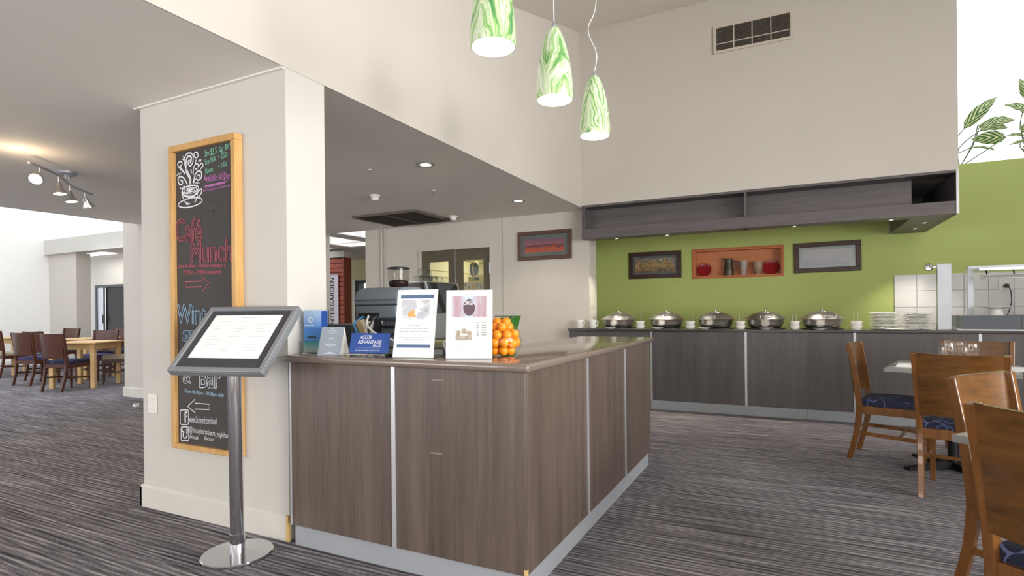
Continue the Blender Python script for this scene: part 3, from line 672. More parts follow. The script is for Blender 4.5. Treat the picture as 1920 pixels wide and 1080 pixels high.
ic = MB(); stroke(ic, rrect(338, 768.5, 353.5, 796, 3), 0.006); stroke(ic, [(350.5, 775), (349, 772.5), (347.5, 774), (347, 779), (347.5, 792)], 0.012, 4); stroke(ic, [(344.5, 780), (350.5, 780.5)], 0.008); o = ic.build('chalk_icon', 'chalk_white', bd); o['kind'] = 'stuff'
ic = MB(); stroke(ic, rrect(339.5, 800.5, 354, 826.5, 3), 0.006); stroke(ic, [(347 + 4 * math.cos(a * PI / 8), 815.5 + 6 * math.sin(a * PI / 8)) for a in range(17)], 0.007); stroke(ic, [(340.5, 809), (353, 810.5)], 0.006); stroke(ic, [(341.5, 802), (341.5, 808)], 0.006); stroke(ic, [(349.5, 804.5), (352.5, 805), (352.5, 808), (349.5, 807.6), (349.5, 804.5)], 0.004); o = ic.build('chalk_icon', 'chalk_white', bd); o['kind'] = 'stuff'
btext('www.facebook.com/isceh', (355, 792), (407, 796.5), 13, 'chalk_white', bold=-0.004)
btext('@ibisstylescanberra_eaglehawk', (355, 813), (433, 826), 14, 'chalk_white', bold=-0.004)
btext('#isceh', (355, 822), (373, 826), 8, 'chalk_white', bold=-0.002); btext('#accor', (383, 825), (401, 829), 7.5, 'chalk_white', bold=-0.002)
cp = MB(); q = dict(s=7.2, off=(320, 250))
def ell(cx, cy, rx, ry, t0, n=28):
    c_, s_ = math.cos(R(t0)), math.sin(R(t0)); return [(cx + rx * math.cos(2 * PI * k / n) * c_ - ry * math.sin(2 * PI * k / n) * s_, cy + rx * math.cos(2 * PI * k / n) * s_ + ry * math.sin(2 * PI * k / n) * c_) for k in range(n + 1)]
stroke(cp, ell(265, 935, 165, 58, -13), 0.007, **q); stroke(cp, ell(265, 757, 113, 50, -13), 0.008, **q); stroke(cp, ell(268, 768, 88, 34, -13), 0.005, **q); stroke(cp, ell(270, 775, 52, 14, -13), 0.014, **q)
for pts, w_ in (([(150, 790), (165, 865), (212, 938), (300, 948), (345, 890), (372, 770)], .007), ([(152, 812), (205, 850), (300, 850), (364, 790)], .012), ([(372, 790), (410, 750), (418, 790), (385, 850), (352, 872)], .008), ([(210, 942), (218, 958), (310, 945), (312, 925)], .006),
    ([(265, 690), (272, 610), (228, 510), (192, 430), (186, 350), (212, 285), (260, 265), (298, 295), (300, 380), (270, 440), (236, 412), (240, 372), (262, 362)], .008), ([(252, 690), (262, 620), (220, 540), (205, 440), (214, 350), (240, 310), (275, 320), (272, 380), (258, 400)], .012),
    ([(200, 550), (140, 490), (95, 430), (112, 386), (148, 388), (150, 425), (128, 452), (182, 522)], .008), ([(226, 690), (182, 612), (130, 582), (100, 620), (114, 682), (150, 690), (162, 652), (132, 630)], .009), ([(330, 402), (346, 340), (316, 312), (324, 266), (354, 256), (370, 300), (340, 352)], .008),
    ([(304, 562), (310, 470), (340, 412), (370, 422), (366, 470), (330, 486)], .008), ([(360, 482), (392, 430), (422, 402), (436, 440), (402, 482)], .007), ([(304, 672), (330, 562), (376, 506), (416, 532), (410, 602), (370, 632), (340, 602), (362, 572)], .009), ([(312, 672), (345, 590), (385, 560), (392, 595)], .006),
    ([(80, 575), (105, 540), (120, 560), (140, 530)], .005), ([(125, 735), (150, 750), (180, 715), (215, 735)], .006), ([(165, 310), (185, 330), (160, 350), (190, 370)], .005), ([(370, 380), (390, 360), (400, 385), (412, 350)], .006), ([(335, 680), (345, 660), (360, 680), (372, 662), (388, 680)], .005), ([(268, 490), (285, 500), (270, 520), (290, 535)], .005)):
    stroke(cp, pts, w_, 5, **q)
o = cp.build('chalk_coffee_cup_drawing', 'chalk_white', bd); o['kind'] = 'stuff'
hb = MB(); stroke(hb, [(434, 325), (432.5, 321), (434, 319.5), (435.5, 321.5), (436.5, 319), (437.5, 321), (434, 325)], 0.004); o = hb.build('chalk_heart', 'chalk_pink', bd); o['kind'] = 'stuff'
# faint rubbed-out smears
sm = plain('chalk_smear', S(78, 74, 72), 0.9)
hb = MB(); stroke(hb, [(372, 395), (374, 410)], 0.014); stroke(hb, [(386, 394), (408, 388)], 0.014); stroke(hb, [(397, 392), (398, 405)], 0.014); o = hb.build('chalk_smear', sm, bd); o['kind'] = 'stuff'

# light switch on the pillar
t = thing('light_switch', 'small white switch plate low on the pillar left of the chalkboard', 'switch', (-3.535, 2.1095, 0.646))
MB().box(-0.042, 0.042, -0.009, 0, -0.06, 0.06).build('plate', 'white', t, 0.003)
for z in (0.012, -0.03): MB().box(-0.012, 0.012, -0.014, -0.0092, z, z + 0.02).build('rocker', 'white', t, 0.002, 1)

# ------------------------------------------------------------------ menu stand
t = thing('menu_stand', 'chrome pedestal menu stand with tilted framed menu in front of the pillar', 'menu stand', (-2.467, 1.873, 0))
MB().lathe([(0.0001, 0), (0.166, 0), (0.166, 0.012), (0.162, 0.016), (0.04, 0.02), (0.0001, 0.02)], 56, cap=False).build('base', 'chrome', t)
MB().lathe([(0.036, 0.02), (0.036, 0.11), (0.0335, 0.112)], 28).build('collar', 'chrome', t)
MB().cyl((0, 0, 0.1), (-0.012, 0.0, 1.0), 0.0325, n=32).build('pole', 'chrome', t)
fm = Matrix.Translation((-2.482 + 2.467, 1.881 - 1.873, 1.077)) @ Matrix.Rotation(0.207, 4, 'Z') @ Matrix.Rotation(0.823, 4, 'X')
W, D, fb = 0.539 / 2, 0.421 / 2, 0.026
def fbuild(mb_, name, mat, parent, bevel=0):
    mb_.v = [tuple(fm @ Vector(p)) for p in mb_.v]; return mb_.build(name, mat, parent, bevel)
fbuild(MB().box(-0.06, 0.06, -0.05, 0.05, -0.06, -0.036), 'bracket', 'steel_soft', t)
tray = fbuild(MB().box(-W, W, -D, D, -0.036, -0.008), 'tray', 'steel_soft', t, 0.002)
for a in ((-W, W, -D, -D + fb), (-W, W, D - fb, D), (-W, -W + fb, -D + fb, D - fb), (W - fb, W, -D + fb, D - fb)):
    fbuild(MB().box(a[0], a[1], a[2], a[3], -0.008, 0.004), 'frame_bar', 'steel_soft', tray, 0.003)
fbuild(MB().box(-W + fb, W - fb, -D + fb, D - fb, -0.0079, -0.005), 'mat_board', 'char', t)
pg = fbuild(MB().box(-0.205, 0.200, -0.125, 0.155, -0.0049, -0.004), 'menu_page', 'paper', t)
M['faint'] = plain('faint_grey_print', S(206, 207, 212), 0.8)
ln = MB(); ln.box(-0.04, 0.04, 0.136, 0.140, -0.0039, -0.0038)
for c_ in range(3):
    for k in range(13):
        if random.random() < 0.3: continue
        x = -0.17 + 0.125 * c_ + random.uniform(0, .01); y = 0.11 - 0.017 * k; ln.box(x, x + random.uniform(.04, .09), y, y + 0.003, -0.0039, -0.0038)
o = fbuild(ln, 'menu_print', 'faint', pg); o['kind'] = 'stuff'

# ------------------------------------------------------------------ chairs
def make_chair(name, label, post, panel, seat, group):
    t = thing(name, label, 'chair', (0, 0, 0), 0, group)
    wv_ = lambda z: 0.190 + 0.032 * z / 0.905
    prof = [(-0.272, 0.0), (-0.222, 0.20), (-0.200, 0.36), (-0.200, 0.46), (-0.222, 0.66), (-0.262, 0.905)]
    sp = spline([(0, y, z) for y, z in prof], 4)
    for sgn in (-1, 1):
        mb = MB(); b0 = 0
        for i, p in enumerate(sp):
            d = (sp[min(i + 1, len(sp) - 1)] - sp[max(i - 1, 0)]).normalized(); n_ = Vector((0, -d.z, d.y)); hw = 0.0165; hd = 0.021 if 0.25 < p.z < 0.6 else 0.019
            for a, b in ((-1, -1), (1, -1), (1, 1), (-1, 1)): mb.v.append((sgn * wv_(p.z) + a * hw, p.y + n_.y * b * hd, max(0, p.z + n_.z * b * hd) if p.z > 0.001 else 0))
            if i: 
                k = 4 * i; mb.f += [(k - 4 + j, k - 4 + (j + 1) % 4, k + (j + 1) % 4, k + j) for j in range(4)]
        mb.f += [(3, 2, 1, 0), tuple(len(mb.v) - 4 + j for j in range(4))]
        mb.build('back_leg', post, t, 0.004, 2)
        fl = MB(); top = 0.40
        fl.v = [(sgn * (0.193) + a * 0.0135, 0.205 + b * 0.0135, 0) for a, b in ((-1, -1), (1, -1), (1, 1), (-1, 1))] + [(sgn * 0.193 + a * 0.020, 0.2 + b * 0.020, top) for a, b in ((-1, -1), (1, -1), (1, 1), (-1, 1))]
        fl.f = [(3, 2, 1, 0), (4, 5, 6, 7)] + [(j, (j + 1) % 4, 4 + (j + 1) % 4, 4 + j) for j in range(4)]
        fl.build('front_leg', post, t, 0.003, 1)
        MB().bar((sgn * 0.198, -0.2, 0.395), (sgn * 0.194, 0.2, 0.395), 0.022, 0.062, (1, 0, 0)).build('side_rail', post, t, 0.002, 1)
        MB().bar((sgn * 0.2, -0.215, 0.215), (sgn * 0.194, 0.2, 0.195), 0.018, 0.028, (1, 0, 0)).build('stretcher', post, t, 0.002, 1)
    MB().bar((-0.19, 0.2, 0.395), (0.19, 0.2, 0.395), 0.022, 0.062, (0, 1, 0)).build('front_rail', post, t, 0.002, 1)
    MB().bar((-0.19, -0.2, 0.395), (0.19, -0.2, 0.395), 0.022, 0.062, (0, 1, 0)).build('back_rail', post, t, 0.002, 1)
    MB().bar((-0.19, 0.06, 0.20), (0.19, 0.06, 0.20), 0.018, 0.022, (0, 1, 0)).build('stretcher', post, t, 0.002, 1)
    # curved plywood back
    bp_ = MB(); nx, nz = 12, 6
    for side in (0, 1):
        for i in range(nx + 1):
            for j in range(nz + 1):
                u = -1 + 2 * i / nx; z = 0.515 + (0.908 - 0.515) * j / nz; yb = -0.207 - (z - 0.46) * 0.118 - 0.012
                bow = -0.030 * (1 - u * u); ztop = z - (0.006 * (1 - u * u) if j == nz else 0)
                bp_.v.append((u * (wv_(z) - 0.012), yb + bow + (0.009 if side else -0.007), ztop))
    N = (nx + 1) * (nz + 1); ix = lambda s_, i, j: s_ * N + i * (nz + 1) + j
    for i in range(nx):
        for j in range(nz):
            bp_.f += [(ix(0, i, j), ix(0, i + 1, j), ix(0, i + 1, j + 1), ix(0, i, j + 1)), (ix(1, i, j), ix(1, i, j + 1), ix(1, i + 1, j + 1), ix(1, i + 1, j))]
        bp_.f += [(ix(0, i, nz), ix(0, i + 1, nz), ix(1, i + 1, nz), ix(1, i, nz)), (ix(0, i, 0), ix(1, i, 0), ix(1, i + 1, 0), ix(0, i + 1, 0))]
    for j in range(nz): bp_.f += [(ix(0, 0, j), ix(0, 0, j + 1), ix(1, 0, j + 1), ix(1, 0, j)), (ix(0, nx, j), ix(1, nx, j), ix(1, nx, j + 1), ix(0, nx, j + 1))]
    bp_.build('backrest', panel, t, smooth=True)
    # domed cushion
    cs = MB(); n_ = 10
    def cz(u, v): return 0.478 + 0.016 * (1 - u ** 4) * (1 - v ** 4)
    for i in range(n_ + 1):
        for j in range(n_ + 1):
            u = -1 + 2 * i / n_; v_ = -1 + 2 * j / n_; cs.v.append((u * 0.20 * (1 - 0.03 * (v_ < 0)), 0.015 + v_ * 0.205, cz(u, v_)))
    for i in range(n_):
        for j in range(n_): cs.f.append((i * (n_ + 1) + j, (i + 1) * (n_ + 1) + j, (i + 1) * (n_ + 1) + j + 1, i * (n_ + 1) + j + 1))
    rim = [i * (n_ + 1) for i in range(n_ + 1)] + [n_ * (n_ + 1) + j for j in range(1, n_ + 1)] + [i * (n_ + 1) + n_ for i in range(n_ - 1, -1, -1)] + [j for j in range(n_ - 1, 0, -1)]
    b = len(cs.v); cs.v += [(cs.v[k][0] * 1.015, cs.v[k][1] * 1.01, 0.458) for k in rim]; b2 = len(cs.v); cs.v += [(cs.v[k][0], cs.v[k][1], 0.427) for k in rim]
    L_ = len(rim)
    for k in range(L_):
        k2 = (k + 1) % L_; cs.f += [(rim[k], rim[k2], b + k2, b + k), (b + k, b + k2, b2 + k2, b2 + k)]
    cs.f.append(tuple(b2 + k for k in range(L_)))
    cs.build('seat_cushion', seat, t, smooth=True)
    return t
G1 = 'honey wood chairs at the grey tables'
chB = make_chair('dining_chair', 'honey wood dining chair at the napkin table with its back to the camera', 'wood_v', 'wood', 'seat', G1)
def put(o, x, y, ang): o.location = (x, y, 0); o.rotation_euler = (0, 0, ang)
put(chB, 0.985, 4.48, R(-18))
copy_tree(chB, None, (0.715, 5.27, 0), R(-105), 'honey wood dining chair seen side-on, nearest the buffet counter kickboard')
copy_tree(chB, None, (1.32, 5.55, 0), R(172), 'honey wood dining chair on the far side of the napkin table, behind the glasses')
copy_tree(chB, None, (0.93, 2.87, 0), R(-128), 'honey wood dining chair between the nearest chair and the napkin table')
copy_tree(chB, None, (0.83, 2.19, 0), R(-42), 'nearest honey wood dining chair, cut off by the lower right picture corner')

# ------------------------------------------------------------------ grey tables
def grey_table(label, x, y, rz, half):
    t = thing('cafe_table', label, 'table', (x, y, 0), rz)
    MB().box(-half, half, -half, half, 0.722, 0.75).build('tabletop', 'table_grey', t, 0.002, 1)
    MB().cyl((0, 0, 0.03), (0, 0, 0.7), 0.035, n=20).build('column', 'blackiron', t)
    MB().box(-0.15, 0.15, -0.15, 0.15, 0.7, 0.7215).build('top_plate', 'blackiron', t)
    for k in range(4):
        a = PI / 4 + k * PI / 2; c_, s_ = math.cos(a), math.sin(a)
        MB().prism([(0.03, 0), (0.36, 0), (0.36, 0.02), (0.03, 0.055)], lambda u, v, w: (c_ * u - s_ * w, s_ * u + c_ * w, v), -0.03, 0.03).build('foot', 'blackiron', t)
    return t
grey_table('square grey cafe table set with napkins and glasses', 1.06, 5.13, R(-15), 0.375)
grey_table('square grey cafe table, its corner poking out beside the nearest chair', 1.03, 2.47, R(-42), 0.375)
TT = 0.75
def napkin(x, y, rz, label):
    t = thing('napkin', label, 'napkin', (x, y, TT), rz)
    mb = MB()
    for i, (h, w_) in enumerate(((0.008, 1.0), (0.016, 0.96), (0.024, 0.9))):
        mb.prism([(-0.1 * w_, h - 0.008), (0.1 * w_, h - 0.008), (0.1 * w_ + 0.004, h - 0.004), (0.1 * w_, h), (-0.1 * w_, h)], lambda u, v, w: (u, w, v), -0.055, 0.055)
    o = mb.build('folded_cloth', 'linen', t)
    for v_ in o.data.vertices: v_.co.z += 0.004 * math.sin(v_.co.x * 30) * (v_.co.z > 0.01)
    MB().box(-0.13, -0.101, -0.05, 0.05, 0, 0.004).build('cutlery_handle', 'chrome', t)
    return t
napkin(0.80, 5.02, R(-10), 'white folded napkin on the left end of the grey table')
napkin(1.335, 4.94, R(-25), 'white folded napkin on the right end of the grey table')
def wine_glass(x, y, label):
    t = thing('drinking_glass', label, 'glass', (x, y, TT), 0, 'glasses on the grey table')
    prof = [(0.0001, 0.002), (0.034, 0.002), (0.036, 0.004), (0.007, 0.012), (0.005, 0.05), (0.022, 0.062), (0.05, 0.09), (0.058, 0.125), (0.053, 0.178), (0.0518, 0.178), (0.0565, 0.125), (0.0485, 0.092), (0.02, 0.066), (0.0001, 0.06)]
    MB().lathe(prof, 28, cap=False).build('glass_bowl', 'glass', t); return t
for x, y, lab in ((1.02, 5.08, 'left clear glass on the grey table'), (1.15, 5.05, 'right clear glass on the grey table'), (1.10, 5.18, 'rear clear glass on the grey table')): wine_glass(x, y, lab)

# ------------------------------------------------------------------ lounge tables and dark chairs, far left
G2 = 'dark chairs in the skylit lounge'
dk = make_chair('dining_chair', 'dark wood chair with navy seat at the near pine table, back to the camera', 'dwood', 'dwood', 'seat', G2)
db = make_chair('dining_chair', 'dark wood chair with beige seat beside the far pillar', 'dwood', 'dwood', 'seat_c', G2)
dp = make_chair('dining_chair', 'dark wood chair with purple seat between the two pine tables', 'dwood', 'dwood', 'seat_b', G2)
put(dk, -10.37, 4.86, R(14)); put(db, -10.60, 5.72, R(150)); put(dp, -11.75, 5.05, R(12))
copy_tree(dk, None, (-12.0, 6.35, 0), R(195), 'dark wood chair on the far side of the near pine table, mostly hidden')
copy_tree(dp, None, (-11.35, 5.75, 0), R(205), 'dark wood chair with purple seat behind the near pine table')
copy_tree(db, None, (-13.75, 5.42, 0), R(10), 'dark wood chair with beige seat at the left picture edge')
copy_tree(dk, None, (-13.9, 6.35, 0), R(190), 'dark wood chair behind the left pine table')
copy_tree(dk, None, (-12.4, 5.48, 0), R(12), 'dark wood chair behind the purple-seated chair, only its top showing')
def pine_table(label, x, y, rz, half=0.4):
    t = thing('dining_table', label, 'table', (x, y, 0), rz)
    MB().box(-half, half, -half, half, 0.725, 0.75).build('tabletop', 'pine', t, 0.012, 3)
    for a in (-1, 1):
        MB().box(-half + 0.09, half - 0.09, a * (half - 0.075) - 0.01, a * (half - 0.075) + 0.01, 0.63, 0.7245).build('apron', 'pine', t)
        MB().box(a * (half - 0.075) - 0.01, a * (half - 0.075) + 0.01, -half + 0.09, half - 0.09, 0.63, 0.7245).build('apron', 'pine', t)
        for b in (-1, 1): MB().box(a * (half - 0.08) - 0.032, a * (half - 0.08) + 0.032, b * (half - 0.08) - 0.032, b * (half - 0.08) + 0.032, 0, 0.7245).build('leg', 'pine', t, 0.006, 2)
    return t
pine_table('square pine table between the dark chairs beside the far pillar', -10.62, 5.24, R(30))
pine_table('pine table behind the purple-seated chair', -12.1, 5.95, R(20))
pine_table('pine table at the left picture edge', -14.35, 5.85, R(12))
t = MB().prism([(0, 0), (0.16, 0), (0.16, 0.05), (0.02, 0.012)], lambda u, v, w: (-7.72 + u * 0.9 + w * 0.3, 4.33 + w - u * 0.3, v), 0, 0.05).build('door_wedge', 'linen', None, 0.003)
tag(t, 'small cream wedge on the carpet between the two pillars', 'wedge')


# ------------------------------------------------------------------ framed pictures and the niche
def print_mat(name, stops, scale, seedz, horiz=0.6):
    t = NT(name); tc = t.n('ShaderNodeTexCoord'); mp = t.n('ShaderNodeMapping'); mp.inputs['Scale'].default_value = scale; mp.inputs['Location'].default_value = (seedz, 0, seedz); t.l(tc.outputs['Object'], mp.inputs[0])
    f = t.noise(mp.outputs[0], 1.0, 6, 0.6); sp = t.n('ShaderNodeSeparateXYZ'); t.l(tc.outputs['Object'], sp.inputs[0])
    a = t.math('ADD', t.math('MULTIPLY', f, 1 - horiz), t.math('MULTIPLY', t.math('MULTIPLY_ADD', sp.outputs[2], 5.0, 0.5), horiz))
    t.l(t.ramp(a, stops), t.b.inputs['Base Color']); t.set(Roughness=0.3); return t.m
M['p_red'] = print_mat('red_desert_photograph', [(0.2, S(206, 92, 34)), (0.42, S(186, 70, 40)), (0.47, S(84, 44, 56)), (0.56, S(168, 96, 110)), (0.8, S(120, 84, 110))], (9, 9, 22), 1.3)
M['p_rock'] = print_mat('rocky_gorge_photograph', [(0.3, S(96, 88, 82)), (0.43, S(150, 116, 78)), (0.52, S(206, 166, 112)), (0.6, S(120, 112, 110)), (0.75, S(216, 212, 204))], (16, 16, 24), 4.1, 0.25)
M['p_pale'] = print_mat('pale_misty_photograph', [(0.25, S(176, 178, 190)), (0.5, S(196, 192, 202)), (0.75, S(206, 200, 206))], (4, 4, 8), 2.2, 0.4)
def picture(label, x0, x1, z0, z1, Y, frame, mount, pm, fw_=0.06, mw=0.05, tilt=0):
    t = thing('framed_picture', label, 'picture', ((x0 + x1) / 2, Y, (z0 + z1) / 2)); t.rotation_euler = (0, tilt, 0)
    a, b = (x1 - x0) / 2, (z1 - z0) / 2
    for q in ((-a, a, b - fw_, b), (-a, a, -b, -b + fw_), (-a, -a + fw_, -b + fw_, b - fw_), (a - fw_, a, -b + fw_, b - fw_)):
        MB().box(q[0], q[1], -0.03, -0.001, q[2], q[3]).build('frame_bar', frame, t, 0.004, 1)
    MB().box(-a + fw_, a - fw_, -0.014, -0.001, -b + fw_, b - fw_).build('mount', mount, t)
    MB().box(-a + fw_ + mw, a - fw_ - mw, -0.016, -0.0141, -b + fw_ + mw, b - fw_ - mw).build('photograph', pm, t)
    MB().box(-a + fw_, a - fw_, -0.020, -0.018, -b + fw_, b - fw_).build('glazing', 'pane', t)
    return t
picture('brown-framed red desert landscape beside the double door', -3.345, -2.566, 1.873, 2.262, YW - 0.012, 'br_frame', 'mount', 'p_red', 0.05, 0.055)
picture('dark-framed rocky gorge picture on the green wall left of the niche', -2.163, -1.402, 1.645, 2.036, 8.3, 'dk_frame', 'mount', 'p_rock', 0.06, 0.035)
picture('dark-framed pale misty picture on the green wall right of the niche', 0.042, 0.80, 1.65, 2.04, 8.3, 'dk_frame', 'mount_l', 'p_pale', mw=0.035, tilt=R(-0.6))

t = thing('display_niche', 'orange framed display niche in the green wall above the buffet', 'niche', (-0.665, 8.3, 1.63))
part(MB().box(GX0, GX1, 8.44, 8.45, GZ0, GZ1), 'back_panel', 'orange_paint', t)
part(MB().box(GX0, GX1, 8.3, 8.44, GZ0, GZ0 + 0.012), 'shelf', 'orange_paint', t)
part(MB().box(GX0, GX1, 8.3, 8.44, GZ1 - 0.012, GZ1), 'niche_top', 'orange_paint', t)
part(MB().box(GX0, GX0 + 0.012, 8.3, 8.44, GZ0 + .012, GZ1 - .012), 'niche_side', 'orange_paint', t)
part(MB().box(GX1 - 0.012, GX1, 8.3, 8.44, GZ0 + .012, GZ1 - .012), 'niche_side', 'orange_paint', t)
for q in ((GX0 - .028, GX1 + .028, GZ1, GZ1 + .024), (GX0 - .028, GX1 + .028, GZ0 - .024, GZ0), (GX0 - .028, GX0, GZ0, GZ1), (GX1, GX1 + .028, GZ0, GZ1)):
    part(MB().box(q[0], q[1], 8.285, 8.2995, q[2], q[3]), 'frame_bar', 'orange_frame', t)
NZ = GZ0 + 0.0122
def red_plate(x, r, label):
    o = MB().lathe([(0.0001, 0.0), (r * 0.6, 0.0), (r * 0.95, 0.012), (r, 0.017), (r * 0.96, 0.02), (r * 0.6, 0.008), (0.0001, 0.008)], 36, (0, 0, 0), (0, -1, 0.22), cap=False).build('display_plate', 'redplate')
    zmin = min(v_.co.z for v_ in o.data.vertices); o.location = (x, 8.412, NZ - zmin); tag(o, label, 'plate'); return o
red_plate(-1.105, 0.098, 'red plate standing at the left end of the niche'); red_plate(-0.235, 0.103, 'red plate standing at the right end of the niche')
t = thing('pitcher', 'dark pewter jug with curved handle in the niche', 'jug', (-0.775, 8.37, NZ))
MB().lathe([(0.0001, 0.0), (0.066, 0.0), (0.068, 0.01), (0.06, 0.10), (0.05, 0.17), (0.05, 0.21), (0.056, 0.235), (0.052, 0.235), (0.046, 0.21), (0.046, 0.17)], 24, cap=False).build('jug_body', 'pewter', t)
MB().prism([(-0.045, 0.19), (-0.09, 0.25), (-0.05, 0.245), (-0.04, 0.225)], lambda u, v_, w: (u, w, v_), -0.018, 0.018).build('spout', 'pewter', t)
MB().tube(spline([(0.05, 0, 0.19), (0.085, 0, 0.2), (0.098, 0, 0.16), (0.08, 0, 0.09), (0.06, 0, 0.06)], 5), 0.009, 8).build('handle', 'pewter', t)
o = MB().lathe([(0.0001, 0.0), (0.036, 0.0), (0.06, 0.2), (0.056, 0.2), (0.033, 0.01), (0.0001, 0.01)], 24, cap=False).build('tumbler', 'cutglass'); o.location = (-0.583, 8.372, NZ); tag(o, 'tall tapered cut-glass tumbler beside the jug in the niche', 'glass')
o = MB().lathe([(0.0001, 0.0), (0.05, 0.0), (0.05, 0.012), (0.03, 0.025), (0.058, 0.06), (0.062, 0.12), (0.07, 0.175), (0.066, 0.175), (0.057, 0.12), (0.052, 0.065), (0.0001, 0.035)], 28, cap=False).build('goblet', 'amber'); o.location = (-0.40, 8.37, NZ); tag(o, 'squat pale amber goblet in the niche', 'goblet')

# ------------------------------------------------------------------ buffet: chafing dishes and crockery
def make_chafing(label):
    t = thing('chafing_dish', label, 'chafing dish', (0, 0, BT), 0, 'round chafing dishes along the buffet')
    MB().lathe([(0.0001, 0), (0.19, 0), (0.19, 0.008), (0.0001, 0.008)], 32, cap=False, sx=1.15, sy=0.85).build('mat', 'black', t, 0.002, 1)
    MB().lathe([(0.0001, 0.009), (0.145, 0.009), (0.172, 0.024), (0.19, 0.06), (0.194, 0.10), (0.2, 0.106), (0.192, 0.109), (0.0001, 0.109)], 40, cap=False).build('water_pan', 'steel', t)
    MB().lathe([(0.228, 0.108), (0.23, 0.111), (0.208, 0.126), (0.178, 0.152), (0.13, 0.178), (0.065, 0.192), (0.0001, 0.195)], 40, cap=False).build('lid', 'steel', t)
    MB().lathe([(0.075, 0.187), (0.078, 0.196), (0.05, 0.202), (0.0001, 0.203)], 28, cap=False).build('lid_boss', 'chrome', t)
    MB().lathe([(0.008, 0.2), (0.007, 0.218), (0.013, 0.222), (0.008, 0.232), (0.0001, 0.233)], 12, cap=False).build('lid_knob', 'chrome', t)
    h = MB().tube(spline([(-0.055, -0.185, 0.132), (-0.055, -0.2, 0.152), (0, -0.205, 0.156), (0.055, -0.2, 0.152), (0.055, -0.185, 0.132)], 5), 0.006, 8).build('handle', 'chrome', t)
    return t
DX = (-1.982, -1.376, -0.802, -0.264, 0.305)
cd = make_chafing('round steel chafing dish nearest the white mugs'); cd.location = (DX[0], 7.05, BT); cd.rotation_euler = (0, 0, R(30))
for x, rz, lab in ((DX[1], R(14), 'round steel chafing dish, second from the white mugs'), (DX[2], R(-14), 'round steel chafing dish in the middle of the row'), (DX[3], R(4), 'round steel chafing dish, second from the plate stacks'), (DX[4], R(22), 'round steel chafing dish nearest the plate stacks')):
    copy_tree(cd, None, (x, 7.05, BT), rz, lab)
ordn = ['nearest the mugs', 'second from the mugs', 'in the middle', 'second from the plates', 'nearest the plates']
for i, x in enumerate((-2.02, -1.44, -0.90, -0.255, 0.27)):
    o = MB().lathe([(0.0001, 0.0), (0.04, 0.0), (0.045, 0.006), (0.070, 0.014), (0.071, 0.017), (0.045, 0.011), (0.0001, 0.009)], 28, cap=False).build('spoon_rest', 'ceramic'); o.location = (x, 6.805, BT)
    tag(o, 'small white spoon plate before the chafing dish ' + ordn[i], 'plate', 'spoon plates on the buffet')
for i, x in enumerate((-1.675, -1.075, -0.52, 0.035, 0.62)):
    for k in range(2):
        o = MB().lathe([(0.0001, 0.0), (0.036, 0.0), (0.038, 0.006), (0.046, 0.008), (0.052, 0.036), (0.053, 0.044), (0.048, 0.044), (0.036, 0.01), (0.0001, 0.009)], 24, cap=False).build('ramekin', 'ceramic'); o.location = (x, 6.93, BT + 0.044 * k)
        tag(o, ('upper' if k else 'lower') + ' white ramekin of the pair right of the chafing dish ' + ordn[i], 'bowl', 'paired ramekins on the buffet')
    o = MB().tube([(-0.018, 0, 0.0), (-0.017, 0, 0.16), (-0.012, 0, 0.175), (0.012, 0, 0.175), (0.017, 0, 0.16), (0.018, 0, 0.0)], 0.0018, 6).build('wire_card_holder', 'steel'); o.location = (x, 7.0, BT)
    tag(o, 'thin wire card holder behind the ramekins right of the dish ' + ordn[i], 'card holder', 'wire card holders on the buffet')
def mug(x, y, rz, label):
    t = thing('mug', label, 'mug', (x, y, BT), rz, 'white mugs on the buffet')
    MB().lathe([(0.0001, 0.0), (0.036, 0.0), (0.041, 0.01), (0.046, 0.1), (0.0465, 0.108), (0.043, 0.108), (0.038, 0.012), (0.0001, 0.01)], 28, cap=False).build('cup', 'ceramic', t)
    MB().tube(spline([(0.043, 0, 0.088), (0.072, 0, 0.09), (0.076, 0, 0.055), (0.055, 0, 0.025), (0.041, 0, 0.022)], 5), 0.006, 8).build('handle', 'ceramic', t)
    MB().lathe([(0.0001, -0.0), (0.07, -0.0), (0.075, 0.003)], 20).build('coaster', 'black', t).location = (0, 0, -0.0)
mug(-2.43, 6.82, R(-20), 'leftmost white mug at the end of the buffet'); mug(-2.26, 6.84, R(-15), 'white mug nearest the first chafing dish')
def plate_stack(x, y, n, where):
    base = None
    for k in range(n):
        if base is None:
            o = MB().lathe([(0.0001, 0.0), (0.075, 0.0), (0.08, 0.003), (0.128, 0.0085), (0.1315, 0.0095), (0.132, 0.0125), (0.128, 0.0142), (0.08, 0.008), (0.0001, 0.006)], 36, cap=False).build('dinner_plate', 'ceramic'); base = o
        else: o = base.copy(); C.objects.link(o)
        o.location = (x + random.uniform(-.005, .005), y + random.uniform(-.005, .005), BT + 0.0150 * k)
        tag(o, ('topmost' if k == n - 1 else 'lowest' if k == 0 else 'one of the stacked') + ' white dinner plate%s in the stack ' % ('' if k in (0, n - 1) else 's') + where, 'plate', 'plates in the stack ' + where)
plate_stack(0.875, 7.06, 12, 'nearest the chafing dishes'); plate_stack(1.15, 6.98, 12, 'nearest the steel post')
o = MB().lathe([(0.0001, 0.0), (0.11, 0.0), (0.16, 0.012), (0.163, 0.016), (0.11, 0.007), (0.0001, 0.006)], 36, cap=False, sx=1.15, sy=0.7).build('serving_platter', 'ceramic'); o.location = (0.97, 6.81, BT); tag(o, 'flat white oval platter in front of the plate stacks', 'platter')
